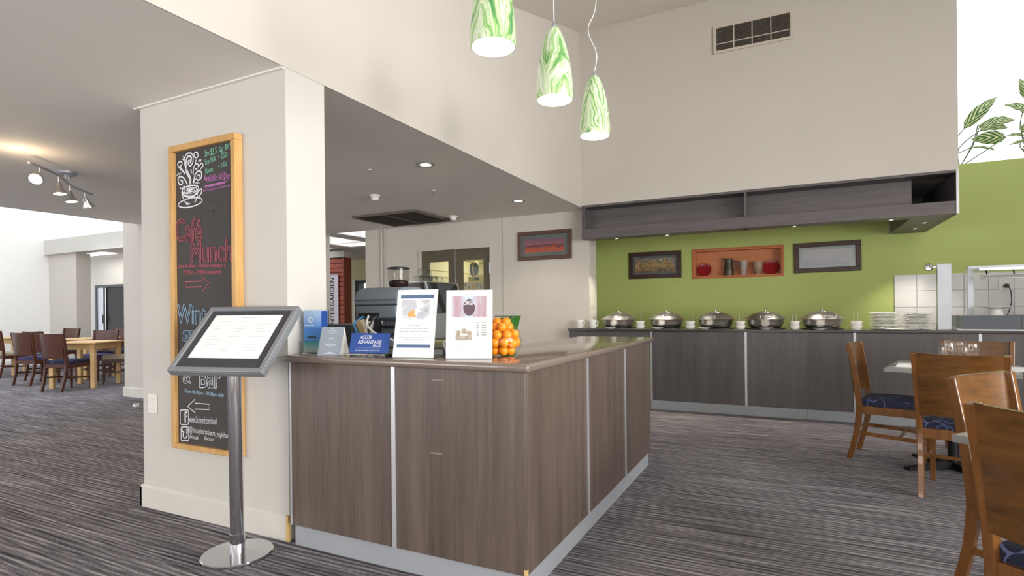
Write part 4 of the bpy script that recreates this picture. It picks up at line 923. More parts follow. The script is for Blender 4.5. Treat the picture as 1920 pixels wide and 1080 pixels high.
for i, (x, y, rz) in enumerate(((0.83, 6.80, R(80)), (1.08, 6.83, R(-35)))):
    o = MB().tube(spline([(-0.11, 0, 0.034), (-0.05, 0, 0.03), (0.02, 0, 0.026), (0.06, 0, 0.021)], 4), [0.006] * 5 + [0.004] * 8, 8).ball((0.075, 0, 0.022), 0.022, 12, 6, 0.35).build('serving_spoon', 'chrome'); o.location = (x, y, BT); o.rotation_euler = (0, 0, rz)
    tag(o, ['upright-looking chrome serving spoon at the left of the oval platter', 'chrome serving spoon lying on the right of the oval platter'][i], 'spoon')

# steel post with swivel lamp, hot servery
t = thing('steel_post', 'square satin steel post rising from the buffet before the tiles', 'post', (1.38, 6.99, BT))
MB().box(-0.058, 0.058, -0.03, 0.03, 0, 0.665).build('post', 'steel_soft', t, 0.004)
hd = MB().cyl((-0.058, 0, 0.63), (-0.10, -0.01, 0.632), 0.012).build('swivel_arm', 'chrome', t)
MB().lathe([(0.012, -0.03), (0.035, -0.01), (0.04, 0.012), (0.03, 0.03), (0.0001, 0.034)], 20, (-0.125, -0.02, 0.632), (-0.3, -1, 0.1), cap=False).build('lamp_head', 'chrome', hd)
t = thing('hot_servery', 'stainless hot servery with heat lamp at the right end of the buffet', 'servery', (2.1, 7.1, BT))
part(MB().box(1.50, 2.75, 6.86, 7.30, BT, 1.10), 'well_box', 'grey_d', t, 0.003)
part(MB().box(1.94, 1.946, 6.857, 6.861, BT + .004, 1.098), 'panel_joint', 'char', t)
part(MB().box(1.445, 2.8, 6.78, 7.32, BT, BT + 0.012), 'steel_ledge', 'steel_soft', t)
part(MB().box(1.63, 1.675, 7.24, 7.285, 1.10, 1.57), 'upright', 'steel_soft', t)
part(MB().box(2.66, 2.705, 7.24, 7.285, 1.10, 1.57), 'upright', 'steel_soft', t)
part(MB().box(1.63, 2.705, 7.22, 7.30, 1.57, 1.60), 'gantry', 'steel_soft', t)
part(MB().box(1.68, 2.66, 7.06, 7.22, 1.545, 1.57), 'gantry_shelf', 'steel', t)
lp = part(MB().prism([(6.95, 1.46), (7.10, 1.46), (7.08, 1.50), (6.97, 1.50)], lambda u, v_, w: (w, u, v_), 1.69, 2.0), 'heat_lamp', 'steel', t, 0.004)
for x in (1.74, 1.95): loc(MB().cyl((x, 7.06, 1.50), (x, 7.09, 1.546), 0.006, n=8), t).build('lamp_bracket', 'black', t)
t = thing('cake_stand', 'white ceramic cake stand under the heat lamp', 'cake stand', (1.80, 7.02, 1.1))
MB().lathe([(0.0001, 0.0), (0.062, 0.0), (0.055, 0.012), (0.045, 0.05), (0.05, 0.062), (0.0001, 0.062)], 28, cap=False).build('foot', 'ceramic', t)
MB().lathe([(0.0001, 0.0621), (0.05, 0.0621), (0.125, 0.082), (0.13, 0.09), (0.118, 0.088), (0.0001, 0.075)], 36, cap=False).build('plate', 'ceramic', t)
t = thing('power_outlet', 'white wall socket with black plug on the tiles right of the servery', 'socket', (2.19, 8.283, 1.43))
MB().box(-0.045, 0.045, -0.009, 0, -0.06, 0.06).build('plate', 'white', t, 0.003)
MB().cyl((0.018, -0.0092, -0.01), (0.018, -0.045, -0.01), 0.024).build('plug', 'black', t)
MB().tube(spline([(0.018, -0.045, -0.01), (0.045, -0.06, -0.06), (0.055, -0.05, -0.2), (0.02, -0.05, -0.34), (-0.02, -0.05, -0.44)], 6), 0.005, 8).build('cord', 'black', t)

# ------------------------------------------------------------------ on the front counter
def frame_at(x, y, z, rz, tilt): return Matrix.Translation((x, y, z)) @ Matrix.Rotation(rz, 4, 'Z') @ Matrix.Rotation(-tilt, 4, 'X')
def xf(mb_, mt): mb_.v = [tuple(mt @ Vector(p)) for p in mb_.v]; return mb_
M['brochure'] = None
def brochure_mat():
    t = NT('beach_brochure_print'); tc = t.n('ShaderNodeTexCoord'); sp = t.n('ShaderNodeSeparateXYZ'); t.l(tc.outputs['Object'], sp.inputs[0])
    f = t.noise(tc.outputs['Object'], 40, 3); a = t.math('MULTIPLY_ADD', f, 0.02, sp.outputs[2])
    t.l(t.ramp(t.math('MULTIPLY', a, 4.4), [(0.03, S(225, 226, 214)), (0.16, S(190, 222, 214)), (0.30, S(96, 198, 202)), (0.36, S(92, 150, 214)), (0.62, S(88, 142, 222)), (0.96, S(176, 204, 240))]), t.b.inputs['Base Color']); t.set(Roughness=0.3); return t.m
M['brochure'] = brochure_mat()
M['navy'] = plain('royal_blue_card', S(30, 72, 150), 0.3, var=0.05)
M['ltgrey_card'] = plain('grey_blue_card', S(142, 150, 162), 0.5, var=0.02)
M['band'] = plain('slate_blue_print', S(84, 108, 146), 0.6, var=0.02)
M['print_grey'] = plain('grey_print', S(178, 182, 188), 0.7)
M['print_white'] = plain('white_print', S(240, 242, 246), 0.6)
M['print_soft'] = plain('soft_white_print', S(186, 194, 206), 0.6)

t = thing('brochure_holder', 'clear acrylic holder of blue beach brochures beside the pillar', 'brochure holder', (-2.272, 2.20, CT), R(6))
MB().box(-0.060, 0.060, -0.03, 0.045, 0, 0.004).build('acrylic_base', 'acrylic', t)
MB().box(-0.060, 0.060, 0.040, 0.044, 0.0041, 0.235).build('acrylic_back', 'acrylic', t)
MB().box(-0.060, 0.060, -0.03, -0.027, 0.0041, 0.07).build('acrylic_lip', 'acrylic', t)
br = MB().box(-0.057, 0.057, -0.016, 0.036, 0.006, 0.228).build('brochure_block', M['brochure'], t)
MB().box(0.0573, 0.0578, -0.015, 0.035, 0.008, 0.226).build('blue_edge', 'navy', br)
MB().box(-0.035, 0.03, -0.0168, -0.0162, 0.082, 0.088).box(-0.03, 0.02, -0.0168, -0.0162, 0.088, 0.091).build('villa_print', 'char', br)['kind'] = 'stuff'
MB().lathe([(0.010, 0), (0.015, 0)], 20, (-0.012, -0.0163, 0.178), (0, -1, 0), cap=False).build('emblem', 'print_white', br)
MB().box(-0.052, 0.012, -0.0166, -0.0162, 0.147, 0.150).build('print_line', 'print_white', br)

t = thing('tent_card', 'grey triangular tent card between the brochures and the blue card', 'card', (-2.095, 2.155, CT), R(16))
a_, w_, h_ = 0.05, 0.062, 0.143
fp = MB().quad((-w_, -a_, 0.0005), (w_, -a_, 0.0005), (w_, 0, h_), (-w_, 0, h_)); fp.build('front_panel', 'ltgrey_card', t)
MB().quad((w_, a_, 0.0005), (-w_, a_, 0.0005), (-w_, 0, h_ - .0005), (w_, 0, h_ - .0005)).build('back_panel', 'paper', t)
k = len(fp.v); e = MB(); e.v = [(w_ - .001, -a_ + .002, 0.001), (w_ - .001, a_ - .002, 0.001), (w_ - .001, 0, h_ - 0.003)]; e.f = [(0, 1, 2)]; e.build('end_panel', 'paper', t)
e = MB(); e.v = [(-w_ + .001, -a_ + .002, 0.001), (-w_ + .001, a_ - .002, 0.001), (-w_ + .001, 0, h_ - 0.003)]; e.f = [(0, 1, 2)]; e.build('end_panel', 'paper', t)
def on_card(u, v_): return Vector((u, -a_ + a_ * v_ - 0.0008, h_ * v_))
pr = MB()
for v0, hw in ((0.92, 0.008), (0.86, 0.02), (0.80, 0.024), (0.74, 0.016), (0.58, 0.014), (0.38, 0.03), (0.34, 0.03), (0.29, 0.012), (0.10, 0.012), (0.06, 0.034)):
    pr.quad(on_card(-hw, v0), on_card(hw, v0), on_card(hw, v0 + 0.025), on_card(-hw, v0 + 0.025))
pr.build('print_lines', 'print_soft', t)['kind'] = 'stuff'

t = thing('promo_card', 'blue landscape promotional card in a clear acrylic stand', 'sign', (-1.842, 2.125, CT), R(5))
mt = Matrix.Translation((0, 0.0, 0.018)) @ Matrix.Rotation(R(-14), 4, 'X')
MB().box(-0.118, 0.118, -0.03, 0.04, 0, 0.017).build('acrylic_block', 'acrylic', t, 0.002)
cdp = xf(MB().box(-0.113, 0.113, -0.001, 0.001, 0, 0.098), mt).build('card', 'navy', t)
def cpt(u, v_, e=0.0018): return mt @ Vector((u, -e, v_))
def ctext(body, x0, x1, z0, h, it=0.0, bold=0.0, mat='print_white'): return text_obj('printed_lettering', body, cpt(x0, z0), cpt(x1, z0), cpt(x0, z0 + h) - cpt(x0, z0), mat, cdp, it, bold)
ctext('ACCOR', -0.058, 0.008, 0.068, 0.019, 0.2, 0.004); ctext('ADVANTAGE', -0.068, 0.070, 0.045, 0.017, 0.1, 0.004); ctext('PLUS', 0.022, 0.068, 0.030, 0.013, 0.25, 0.0)
pr = MB(); pr.quad(cpt(-0.07, 0.024), cpt(0.066, 0.024), cpt(0.066, 0.0248), cpt(-0.07, 0.0248))
for k in range(9): x = -0.075 + 0.016 * k; pr.quad(cpt(x, 0.010), cpt(x + 0.012, 0.010), cpt(x + 0.012, 0.0135), cpt(x, 0.0135))
pr.build('print_lines', 'print_soft', cdp)['kind'] = 'stuff'

M['photo_food'] = print_mat('soft_food_photograph', [(0.3, S(206, 206, 212)), (0.45, S(232, 230, 230)), (0.6, S(240, 240, 242)), (0.72, S(196, 198, 206))], (14, 14, 16), 1.7, 0.2)
M['photo_bar'] = print_mat('pink_blue_bar_photograph', [(0.3, S(150, 110, 116)), (0.5, S(178, 150, 160)), (0.65, S(190, 206, 220)), (0.8, S(220, 232, 240))], (14, 14, 3), 5.5, 0.05)
M['pastry'] = plain('golden_pastry_print', S(222, 170, 104), 0.5, var=0.15, scale=60)
M['jug_print'] = plain('sepia_print', S(166, 156, 140), 0.6, var=0.25, scale=90)
M['dark_crest'] = plain('dark_crest_print', S(92, 72, 82), 0.5)
def sign(label, x, y, rz, tilt, hw, hh):
    t = thing('menu_sign', label, 'sign', (x, y, CT), rz); mt = Matrix.Translation((0, 0, 0.002)) @ Matrix.Rotation(-tilt, 4, 'X')
    pg = xf(MB().box(-hw, hw, -0.0022, 0.0022, 0, hh), mt).build('sign_page', 'paper', t, 0.0008, 1)
    fe = tilt
    MB().box(-hw, hw, -0.028, 0.085, 0, 0.0018).build('acrylic_foot', 'acrylic', t)
    P_ = lambda u, v_, e=0.0030: mt @ Vector((u, -e, v_))
    def rect(name, u0, u1, v0, v1, mat, e=0.0030): return MB().quad(P_(u0, v0, e), P_(u1, v0, e), P_(u1, v1, e), P_(u0, v1, e)).build(name, mat, pg)
    return t, pg, P_, rect
t, pg, P_, rect = sign('white table sign with blue bands and a dessert photo', -1.585, 2.135, R(8), R(11), 0.106, 0.325)
rect('blue_band', -0.088, 0.088, 0.282, 0.300, 'band'); rect('blue_band', -0.088, 0.088, 0.046, 0.062, 'band'); rect('dessert_photograph', -0.078, 0.07, 0.178, 0.275, 'photo_food')
nrm_ = P_(0, 0, 1) - P_(0, 0, 0)
for i_, (cx_, cz_, r_, k_, m_) in enumerate(((-0.03, 0.205, .013, 1.2, 'pastry'), (-0.018, 0.217, .012, 1.0, 'pastry'), (-0.008, 0.204, .012, 1.3, 'pastry'), (0.012, 0.212, .017, 1.1, 'print_white'), (0.024, 0.203, .014, 1.2, 'print_soft'), (0.004, 0.226, .010, 1.0, 'print_white'), (0.052, 0.224, .010, 1.0, 'print_grey'), (0.02, 0.246, .014, 1.4, 'print_white'))):
    MB().lathe([(0.0001, 0), (r_, 0)], 18, P_(cx_, cz_, 0.0034 + 0.0001 * i_), nrm_, cap=False, sx=k_).build('food_print', m_, pg)
pr = MB()
for v0, hw in ((0.150, 0.032), (0.134, 0.075), (0.122, 0.08), (0.109, 0.045), (0.092, 0.085), (0.083, 0.05)):
    u = -hw
    while u < hw: l_ = random.uniform(.008, .02); pr.quad(P_(u, v0), P_(min(u + l_, hw), v0), P_(min(u + l_, hw), v0 + 0.0035), P_(u, v0 + 0.0035)); u += l_ + 0.004
pr.build('print_lines', 'print_grey', pg)['kind'] = 'stuff'
t, pg, P_, rect = sign('white table sign with a crest photo and jug print, nearest the oranges', -1.312, 2.19, R(20), R(5), 0.107, 0.312)
rect('bar_photograph', -0.08, 0.08, 0.188, 0.285, 'photo_bar')
MB().lathe([(0.0001, 0), (0.029, 0)], 20, P_(0.0, 0.232, 0.0034), P_(0, 0, 1) - P_(0, 0, 0), cap=False, sx=0.95, sy=1.35).build('crest_print', 'dark_crest', pg)
text_obj('printed_lettering', 'ORIGIN', P_(-0.026, 0.243, .0038), P_(0.026, 0.243, .0038), P_(0, 0.262) - P_(0, 0.243), 'print_white', pg, 0, 0.004)
rect('pale_photograph', -0.075, 0.088, 0.08, 0.176, plain('pale_cream_print', S(232, 230, 222), 0.6, var=0.03)); rect('jug_print', -0.062, 0.012, 0.081, 0.104, 'jug_print', .0034)
for cx_, cz_, rr in ((-0.05, 0.115, .012), (-0.022, 0.122, .014), (0.002, 0.114, .012)): MB().lathe([(0.0001, 0), (rr, 0)], 14, P_(cx_, cz_, 0.0038), P_(0, 0, 1) - P_(0, 0, 0), cap=False).build('fruit_print', 'jug_print', pg)
pr = MB()
for u0 in (0.034, 0.058):
    for k in range(6): v0 = 0.158 - 0.011 * k; w2 = 0.012 if u0 < .05 else 0.022; pr.quad(P_(u0, v0), P_(u0 + w2, v0), P_(u0 + w2, v0 + 0.006), P_(u0, v0 + 0.006))
for v0, hw in ((0.064, 0.055), (0.056, 0.08), (0.044, 0.06)): pr.quad(P_(-hw, v0), P_(hw * 0.4, v0), P_(hw * 0.4, v0 + 0.002), P_(-hw, v0 + 0.002))
pr.build('print_lines', 'print_grey', pg)['kind'] = 'stuff'

# jar of oranges
t = thing('glass_jar', 'round glass jar full of oranges on the front counter', 'jar', (-1.236, 2.37, CT))
JR = 0.093
JP = [(0.0001, 0.001), (0.05, 0.001), (0.074, 0.012), (0.091, 0.045), (0.0935, 0.08), (0.086, 0.118), (0.066, 0.142), (0.055, 0.152), (0.055, 0.178), (0.06, 0.184)]
MB().lathe(JP, 40, cap=False).build('jar_body', 'jarglass', t)
MB().lathe([(0.0605, 0.183), (0.062, 0.188), (0.0585, 0.188)], 36, cap=False).build('rim', 'glass', t)
random.seed(11); fr = 0.0238; placed = []
def jr(z): 
    for (r0, z0), (r1, z1) in zip(JP, JP[1:]):
        if z0 <= z <= z1: return r0 + (r1 - r0) * (z - z0) / (z1 - z0 + 1e-9)
    return 0.05
for z, Rr, n_, a0 in ((0.026, 0.043, 6, 0.1), (0.026, 0.0, 1, 0), (0.064, 0.0665, 9, 0.45), (0.062, 0.022, 3, 0), (0.103, 0.063, 8, 0.1), (0.103, 0.02, 2, .5), (0.136, 0.032, 4, 0.5), (0.160, 0.022, 2, 0.2)):
    for k in range(n_):
        a = a0 + 2 * PI * k / n_; placed.append(Vector((Rr * math.cos(a), Rr * math.sin(a), z + random.uniform(-.002, .002) + 0.002)))
base = None
for p in placed:
    if base is None: o = MB().ball((0, 0, 0), fr, 14, 9, 0.92).build('orange', 'orange_fruit'); base = o
    else: o = base.copy(); C.objects.link(o)
    o.location = Vector((-1.236, 2.37, CT)) + p; o.rotation_euler = (random.random() * 3, random.random() * 3, 0)
    tag(o, 'small bright orange packed inside the round glass jar', 'orange', 'oranges in the glass jar')
t = MB().lathe([(0.0001, 0.0), (0.04, 0.0), (0.034, 0.02), (0.038, 0.08), (0.052, 0.14), (0.068, 0.19), (0.064, 0.19), (0.048, 0.14), (0.034, 0.08), (0.0001, 0.012)], 32, cap=False).build('vase', 'green_vase'); t.location = (-1.285, 2.53, CT); tag(t, 'flared green glass vase behind the jar of oranges', 'vase')
t = thing('card_terminal', 'small dark card terminal between the two white signs', 'card terminal', (-1.48, 2.33, CT), R(20))
MB().prism([(-0.07, 0), (0.07, 0), (0.07, 0.07), (-0.07, 0.035)], lambda u, v_, w: (w, u, v_), -0.04, 0.04).build('terminal_body', 'char', t, 0.004)
MB().box(-0.032, 0.032, -0.01, 0.03, 0.0705, 0.15).build('terminal_head', plain('dark_violet_plastic', S(60, 58, 88), 0.4), t, 0.005)
MB().tube(spline([(-0.02, -0.075, 0.02), (-0.03, -0.085, 0.07), (0.01, -0.07, 0.1), (0.0, -0.02, 0.13)], 6), 0.003, 6).build('cord', 'cable_w', t)

# cash register seen from behind
px0, px1 = -2.47, -2.13
t = thing('cash_register', 'blue-grey point-of-sale terminal seen from behind with hanging cables', 'cash register', (-2.22, 2.86, CT))
part(MB().prism([(2.72, 1.245), (2.80, 1.225), (3.0, 1.24), (3.02, 1.30), (2.97, 1.352), (2.80, 1.352), (2.735, 1.325)], lambda u, v_, w: (w, u, v_), px0, px1), 'top_housing', 'grey', t, 0.012, 3)
part(MB().box(px0 + 0.006, px1 - 0.006, 2.716, 2.735, 1.268, 1.276), 'seam', 'grey_d', t)
bk = part(MB().prism([(2.735, 1.16), (2.80, 1.14), (2.98, 1.16), (2.99, 1.235), (2.80, 1.235), (2.73, 1.238)], lambda u, v_, w: (w, u, v_), px0 + 0.004, px1 - 0.02), 'rear_panel', 'grey', t, 0.008, 2)
part(MB().box(-2.44, -2.28, 2.727, 2.75, 1.168, 1.192), 'port_recess', 'black', t)
part(MB().prism([(2.78, 1.06), (2.95, 1.06), (2.95, 1.14), (2.80, 1.14)], lambda u, v_, w: (w, u, v_), -2.31, -2.15), 'port_block', 'grey_d', t, 0.006)
for k in range(4): part(MB().box(-2.295 + 0.036 * k, -2.27 + 0.036 * k, 2.776, 2.80, 1.095, 1.112), 'port', 'black', t)
part(MB().prism([(2.74, CT), (3.02, CT), (3.0, 1.06), (2.83, 1.06), (2.76, 1.02)], lambda u, v_, w: (w, u, v_), -2.33, -2.06), 'base', 'grey', t, 0.01, 3)
part(MB().prism([(-2.42, CT), (-2.33, CT), (-2.33, 1.13), (-2.37, 1.16)], lambda u, v_, w: (u, w, v_), 2.80, 2.82), 'side_bracket', 'char', t)
loc(MB().tube(spline([(-2.40, 2.73, 1.17), (-2.44, 2.69, 1.13), (-2.42, 2.68, 1.09), (-2.39, 2.68, 1.03), (-2.37, 2.66, CT + 0.006)], 6), 0.006, 8), t).build('blue_cable', 'cable_b', t)
loc(MB().tube(spline([(-2.36, 2.73, 1.175), (-2.33, 2.68, 1.12), (-2.25, 2.66, 1.07), (-2.12, 2.66, 1.03), (-2.0, 2.66, CT + 0.006)], 6), 0.006, 8), t).build('white_cable', 'cable_w', t)
loc(MB().tube(spline([(-2.30, 2.73, 1.175), (-2.325, 2.69, 1.11), (-2.31, 2.67, 1.05), (-2.33, 2.66, CT + 0.006)], 6), 0.006, 8), t).build('black_cable', 'black', t)
for k in range(3): part(xf(MB().box(-0.022, 0.022, -0.002, 0.002, 0, 0.13), Matrix.Translation((-2.36 + 0.022 * k, 2.70 + 0.004 * k, 1.03)) @ Matrix.Rotation(R(-28), 4, 'Y')), 'tucked_card', 'cardboard' if k != 1 else 'paper', t)
t = thing('document_tray', 'low charcoal desktop tray behind the grey tent card', 'tray', (-2.62, 2.62, CT))
MB().box(-0.05, 0.22, 0.02, 0.2, 0, 0.185).build('tray_box', 'char', t, 0.012, 3)
MB().box(-0.04, 0.21, 0.03, 0.19, 0.1855, 0.20).build('tray_lid', 'grey_d', t, 0.004)
t.location = (-2.70, 2.69, 0.9205)
wt = thing('back_bench', 'dark work bench behind the service counter under the coffee machine', 'bench', (-2.9, 3.9, 0))
part(MB().box(-3.55, -2.45, 3.47, 4.5, 0.0, 0.89), 'cabinet_body', 'lam2', wt); part(MB().box(-3.57, -2.43, 3.45, 4.52, 0.8901, 0.92), 'bench_top', 'top2', wt, 0.004)
part(MB().box(-2.76, -1.96, 2.675, 3.1, 0.0, 0.89), 'cabinet_body', 'lam2', wt); part(MB().box(-2.78, -1.94, 2.665, 3.12, 0.8901, 0.92), 'bench_top', 'top2', wt, 0.004)

# coffee machine, grinder, cups
BB = 0.9205
t = thing('coffee_machine', 'stainless espresso machine with black angled side behind the signs', 'coffee machine', (-2.9, 4.1, BB))
yz = lambda u, v_, w: (w, u, v_)
part(MB().prism([(3.85, 1.44), (4.36, 1.44), (4.44, 1.18), (3.96, 1.18)], yz, -3.10, -2.735), 'body', 'steel', t, 0.004)
part(MB().box(-3.08, -2.76, 3.98, 4.42, 0.96, 1.18), 'lower_body', 'steel_soft', t, 0.004)
part(MB().prism([(3.875, 1.437), (4.345, 1.437), (4.425, 1.185), (3.985, 1.185)], yz, -2.7349, -2.726), 'side_panel', 'char', t)
part(MB().prism([(3.92, 1.437), (4.02, 1.437), (4.19, 1.185), (4.12, 1.185)], yz, -2.7259, -2.7245), 'gloss_stripe', 'black', t)
part(MB().prism([(4.17, 1.30), (4.30, 1.437), (4.345, 1.437), (4.36, 1.39), (4.24, 1.30), (4.28, 1.185), (4.22, 1.185)], yz, -2.7259, -2.7245), 'gloss_stripe', 'black', t)
part(MB().bar((-2.73, 3.858, 1.442), (-2.73, 3.97, 1.18), 0.016, 0.022), 'trim_strip', 'alu', t)
part(MB().bar((-2.73, 4.355, 1.442), (-2.73, 4.437, 1.18), 0.014, 0.012), 'trim_strip', 'alu', t)
part(MB().box(-3.11, -2.73, 3.84, 4.37, 1.4402, 1.452), 'cup_tray', 'steel', t, 0.003)
for x in (-3.03, -2.8):
    for y in (4.02, 4.38): part(MB().cyl((x, y, BB), (x, y, 0.962), 0.02), 'foot', 'black', t)
gl_ = 0
for x, y, z in ((-2.79, 3.92, 0), (-2.79, 4.0, 0), (-2.79, 4.08, 0), (-2.79, 4.16, 0), (-2.79, 4.25, 0), (-2.87, 3.95, 0), (-2.87, 4.03, 0), (-2.87, 4.11, 0), (-2.83, 4.035, 0.055), (-2.83, 3.955, 0.055), (-2.87, 4.20, 0)):
    o = MB().lathe([(0.036, 0.0), (0.038, 0.0), (0.034, 0.04), (0.026, 0.053), (0.0001, 0.054), (0.0001, 0.051), (0.024, 0.05), (0.031, 0.038)], 20, cap=False).build('coffee_glass', 'cupglass'); o.location = (x, y, 1.4522 + z)
    if z: tag(o, 'upper upturned glass in the pile on top of the espresso machine', 'glass', 'upper glasses on the espresso machine')
    else: tag(o, 'small upturned glass in the bottom layer on top of the espresso machine', 'glass', 'lower glasses on the espresso machine')
t = thing('coffee_grinder', 'coffee grinder with clear bean hopper and black lid beside the espresso machine', 'coffee grinder', (-2.835, 3.64, BB))
MB().box(-0.085, 0.085, -0.1, 0.1, 0, 0.46).build('grinder_body', 'char', t, 0.02, 3)
MB().lathe([(0.045, 0.4601), (0.066, 0.468), (0.08, 0.49), (0.084, 0.52), (0.087, 0.62)], 32, cap=False).build('hopper', 'hopper', t)
MB().lathe([(0.0001, 0.463), (0.043, 0.464), (0.062, 0.471), (0.077, 0.492), (0.08, 0.52), (0.06, 0.53), (0.0001, 0.536)], 28, cap=False).build('coffee_beans', 'beans', t)
MB().lathe([(0.0001, 0.6205), (0.09, 0.6205), (0.092, 0.63), (0.06, 0.636), (0.0001, 0.636)], 32, cap=False).build('hopper_lid', 'black', t)

# ------------------------------------------------------------------ behind the glass doors
t = thing('round_sign', 'round black sign with silver rim seen through the right door pane', 'sign', (-5.402, 9.20, 1.985))
MB().cyl((0, 0, 0), (0.05, 0, 0), 0.125, n=40).build('sign_drum', 'black', t)
MB().lathe([(0.115, 0.0501), (0.127, 0.0501), (0.127, 0.058), (0.115, 0.058)], 40, (0, 0, 0), (1, 0, 0), cap=False).build('rim', 'chrome', t)
MB().lathe([(0.0001, 0.0505), (0.115, 0.0505)], 40, (0, 0, 0), (1, 0, 0), cap=False).build('sign_face', plain('dark_olive_sign', S(60, 62, 46), 0.3), t)
M['yel'] = plain('yellow_card', S(226, 206, 30), 0.5)
t = thing('display_carton', 'yellow and cream printed carton seen through the right door pane', 'carton', (-4.55, 7.85, 0), R(8))
MB().box(-0.26, 0.26, -0.13, 0.16, 0, 1.34).build('plinth', 'white', t)
MB().prism([(-0.205, 1.341), (0.205, 1.341), (0.185, 1.655), (-0.185, 1.655)], lambda u, v_, w: (u, w, v_), -0.1, 0.1).build('carton_body', plain('cream_card', S(214, 206, 160), 0.6), t)
MB().box(-0.13, 0.16, -0.02, 0.0, 1.656, 1.75).build('header_card', 'yel', t)
for i in range(6): MB().lathe([(0.0001, 0), (0.013, 0)], 10, (-0.15 + 0.06 * i + (0.03 if i > 2 else 0), -0.1012, 1.61 - 0.04 * (i % 3)), (0, -1, 0), cap=False, sy=1.8).build('drop_print', 'pewter', t)
MB().box(-0.03, 0.05, -0.102, -0.101, 1.56, 1.62).build('badge_print', plain('amber_print', S(216, 170, 50), 0.5), t)
MB().box(-0.03, 0.06, -0.022, -0.0205, 1.685, 1.735).build('badge_print', 'ink', t)
MB().box(-0.115, -0.095, -0.022, -0.0205, 1.67, 1.735).build('badge_print', 'ink', t); MB().box(-0.075, -0.055, -0.022, -0.0205, 1.67, 1.735).build('badge_print', 'ink', t)

# ------------------------------------------------------------------ garden room things
t = thing('slatted_screen', 'red timber slatted screen seen through the opening by the pillar', 'screen', (-9.2, 9.5, 0))
part(MB().box(-9.95, -8.93, 9.52, 9.7, 0, 2.4), 'core_panel', 'ink', t)
for k in range(23): part(MB().box(-9.95, -8.93, 9.495, 9.52, 0.008 + 0.104 * k, 0.098 + 0.104 * k), 'slat', 'redtimber', t)
part(MB().box(-8.93, -8.89, 9.49, 9.72, 0, 2.42), 'corner_post', 'redtimber_d', t)
part(MB().box(-9.95, -8.88, 9.47, 9.74, 2.42, 2.56), 'head_board', 'wall', t)
t = thing('hanging_banner', 'pale vertical banner with black capital letters on the red screen', 'banner', (-9.3, 9.46, 1.5))
part(MB().box(-9.50, -9.035, 9.455, 9.458, 0.5, 2.03), 'banner_cloth', 'banner', t)
part(MB().cyl((-9.51, 9.457, 2.035), (-9.025, 9.457, 2.035), 0.01), 'top_rod', 'steel_soft', t)
text_obj('banner_lettering', 'WINTERGARDEN', Vector((-9.15, 9.452, 0.70)) - t.location, Vector((-9.15, 9.452, 1.97)) - t.location, (-0.13, 0, 0), 'ink', t, 0, 0.015)
def leafmat(n, a, b): return plain(n, a, 0.5, var=0.25, scale=30)
M['leafg'] = plain('garden_leaf_green', S(120, 140, 70), 0.6, var=0.3, scale=4)
sh_ = MB(); random.seed(3)
for k in range(900):
    c_ = Vector((random.uniform(-11.4, -8.8), random.uniform(12.8, 13.8), random.uniform(0.2, 2.5))); a = Vector((random.uniform(-1, 1), random.uniform(-1, 1), random.uniform(-1, 1))).normalized() * 0.07; b = a.orthogonal().normalized() * 0.04
    sh_.quad(c_ - a, c_ + b, c_ + a, c_ - b)
t = thing('garden_shrub', 'sunlit leafy shrub outside the far glazed door', 'shrub', (-10.1, 13.3, 0)); o = part(sh_, 'foliage', 'leafg', t); o['kind'] = 'stuff'
part(MB().tube([(-10.1, 13.3, 0), (-10.05, 13.3, 0.8), (-10.2, 13.35, 1.6)], 0.04), 'stem', 'dwood', t)
downlight(-8.55, 9.15, Z2, 0.07, 'small downlight in the garden room ceiling seen through the opening')
o = MB().lathe([(0.05, 0), (0.05, -0.02), (0.0001, -0.02)], 16, cap=False).build('x', 'white'); bpy.data.objects.remove(o)

# ------------------------------------------------------------------ variegated plant on the green wall ledge
def leafvar():
    t = NT('variegated_leaf'); tc = t.n('ShaderNodeTexCoord'); v = t.coords((1, 1, 1), which='UV'); sp = t.n('ShaderNodeSeparateXYZ'); t.l(v, sp.inputs[0])
    au = t.math('ABSOLUTE', sp.outputs[0]); st_ = t.math('SINE', t.math('MULTIPLY', t.math('MULTIPLY_ADD', au, -0.45, sp.outputs[1]), 30.0))
    f = t.noise(tc.outputs['Object'], 25, 3); a = t.math('MULTIPLY_ADD', st_, 0.34, t.math('MULTIPLY_ADD', f, 0.5, 0.22))
    t.l(t.ramp(a, [(0.35, S(86, 134, 74)), (0.5, S(150, 180, 106)), (0.66, S(240, 240, 204))]), t.b.inputs['Base Color']); t.set(Roughness=0.4)
    tl = t.n('ShaderNodeBsdfTranslucent'); t.l(t.b.inputs['Base Color'].links[0].from_socket, tl.inputs[0]); mx = t.n('ShaderNodeMixShader'); mx.inputs[0].default_value = 0.45
    t.l(t.b.outputs[0], mx.inputs[1]); t.l(tl.outputs[0], mx.inputs[2]); t.l(mx.outputs[0], t.t.nodes['Material Output'].inputs['Surface']); return t.m
M['leafvar'] = leafvar()
M['stemg'] = plain('plant_stem', S(92, 104, 70), 0.5)
M['planter'] = plain('terracotta_planter', S(150, 120, 96), 0.8)
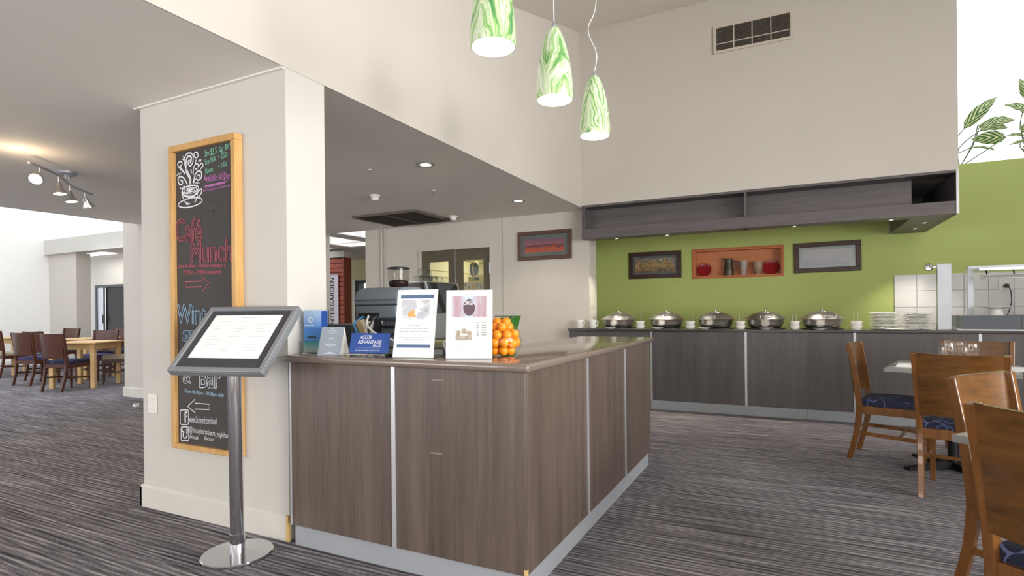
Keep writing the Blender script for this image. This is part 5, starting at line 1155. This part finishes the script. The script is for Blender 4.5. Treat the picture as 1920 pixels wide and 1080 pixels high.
def leaf(base_, tip, width, nrm, parent, curl=0.05):
    base_ = Vector(base_); tip = Vector(tip); ax = tip - base_; nrm = Vector(nrm); sd = ax.cross(nrm).normalized(); nn = sd.cross(ax).normalized(); n = 9
    me = bpy.data.meshes.new('leaf'); V = []; Fc = []; UV = []
    for i in range(n + 1):
        t_ = i / n; w = width * (math.sin(PI * min(1, t_ ** 0.8)) ** 0.75) if 0 < t_ < 1 else 0.002; c_ = base_ + ax * t_ - nn * (curl * 4 * (t_ - 0.5) ** 2 - curl)
        for s_ in (-1, 0, 1): V.append(c_ + sd * (w * s_) + nn * (0.12 * w * abs(s_) + 0.01 * math.sin(i * 2.1 + s_) * abs(s_))); UV.append((s_, t_))
    for i in range(n):
        for s_ in (0, 1): k = i * 3 + s_; Fc.append((k, k + 1, k + 4, k + 3))
    me.from_pydata([tuple(p - parent.location) for p in V], [], Fc); uv = me.uv_layers.new(name='UVMap')
    for lp_ in me.loops: uv.data[lp_.index].uv = UV[lp_.vertex_index]
    for p in me.polygons: p.use_smooth = True
    me.materials.append(M['leafvar']); o = bpy.data.objects.new('leaf', me); C.objects.link(o); o.parent = parent
    sm_ = o.modifiers.new('thick', 'SOLIDIFY'); sm_.thickness = 0.003; return o
def plant(label, x, y, leaves):
    t = thing('potted_plant', label, 'plant', (x, y, 2.87))
    MB().lathe([(0.0001, 0), (0.09, 0), (0.105, 0.06), (0.1, 0.06), (0.0001, 0.05)], 24, cap=False).build('pot', 'planter', t)
    for (bx, by), (tx, ty), w, dy in leaves:
        b_ = on_y(bx, by, y + dy); t_ = on_y(tx, ty, y + dy + random.uniform(-.05, .05)); leaf(b_, t_, w, (random.uniform(-.5, .1), -1, random.uniform(-.1, .5)), t)
        r0 = Vector((x, y, 2.92)); md = (r0 + b_) / 2 + Vector((-0.10 if b_.x < x + .2 else 0.04, 0, 0.03))
        MB().tube([p - t.location for p in spline([r0, md, b_], 6)], 0.006, 6).build('stem', 'stemg', t)
    return t
random.seed(5)
plant('variegated leafy plant on the green wall ledge beside the bulkhead', 1.90, 8.75, [((1807, 242), (1868, 182), 0.075, 0), ((1835, 240), (1896, 222), 0.055, 0.1), ((1836, 246), (1905, 224), 0.06, -0.12), ((1886, 258), (1821, 262), 0.08, -0.2), ((1820, 277), (1868, 282), 0.015, -0.05), ((1833, 236), (1890, 240), 0.05, 0.15)])
plant('variegated leafy plant on the green wall ledge at the right picture edge', 2.62, 8.75, [((1932, 214), (1884, 197), 0.055, 0), ((1926, 186), (1912, 148), 0.06, 0.05), ((1940, 240), (1910, 240), 0.07, -0.1), ((1936, 262), (1892, 272), 0.02, -0.05), ((1960, 200), (1950, 140), 0.07, 0.1), ((1925, 256), (1884, 256), 0.02, .1)])
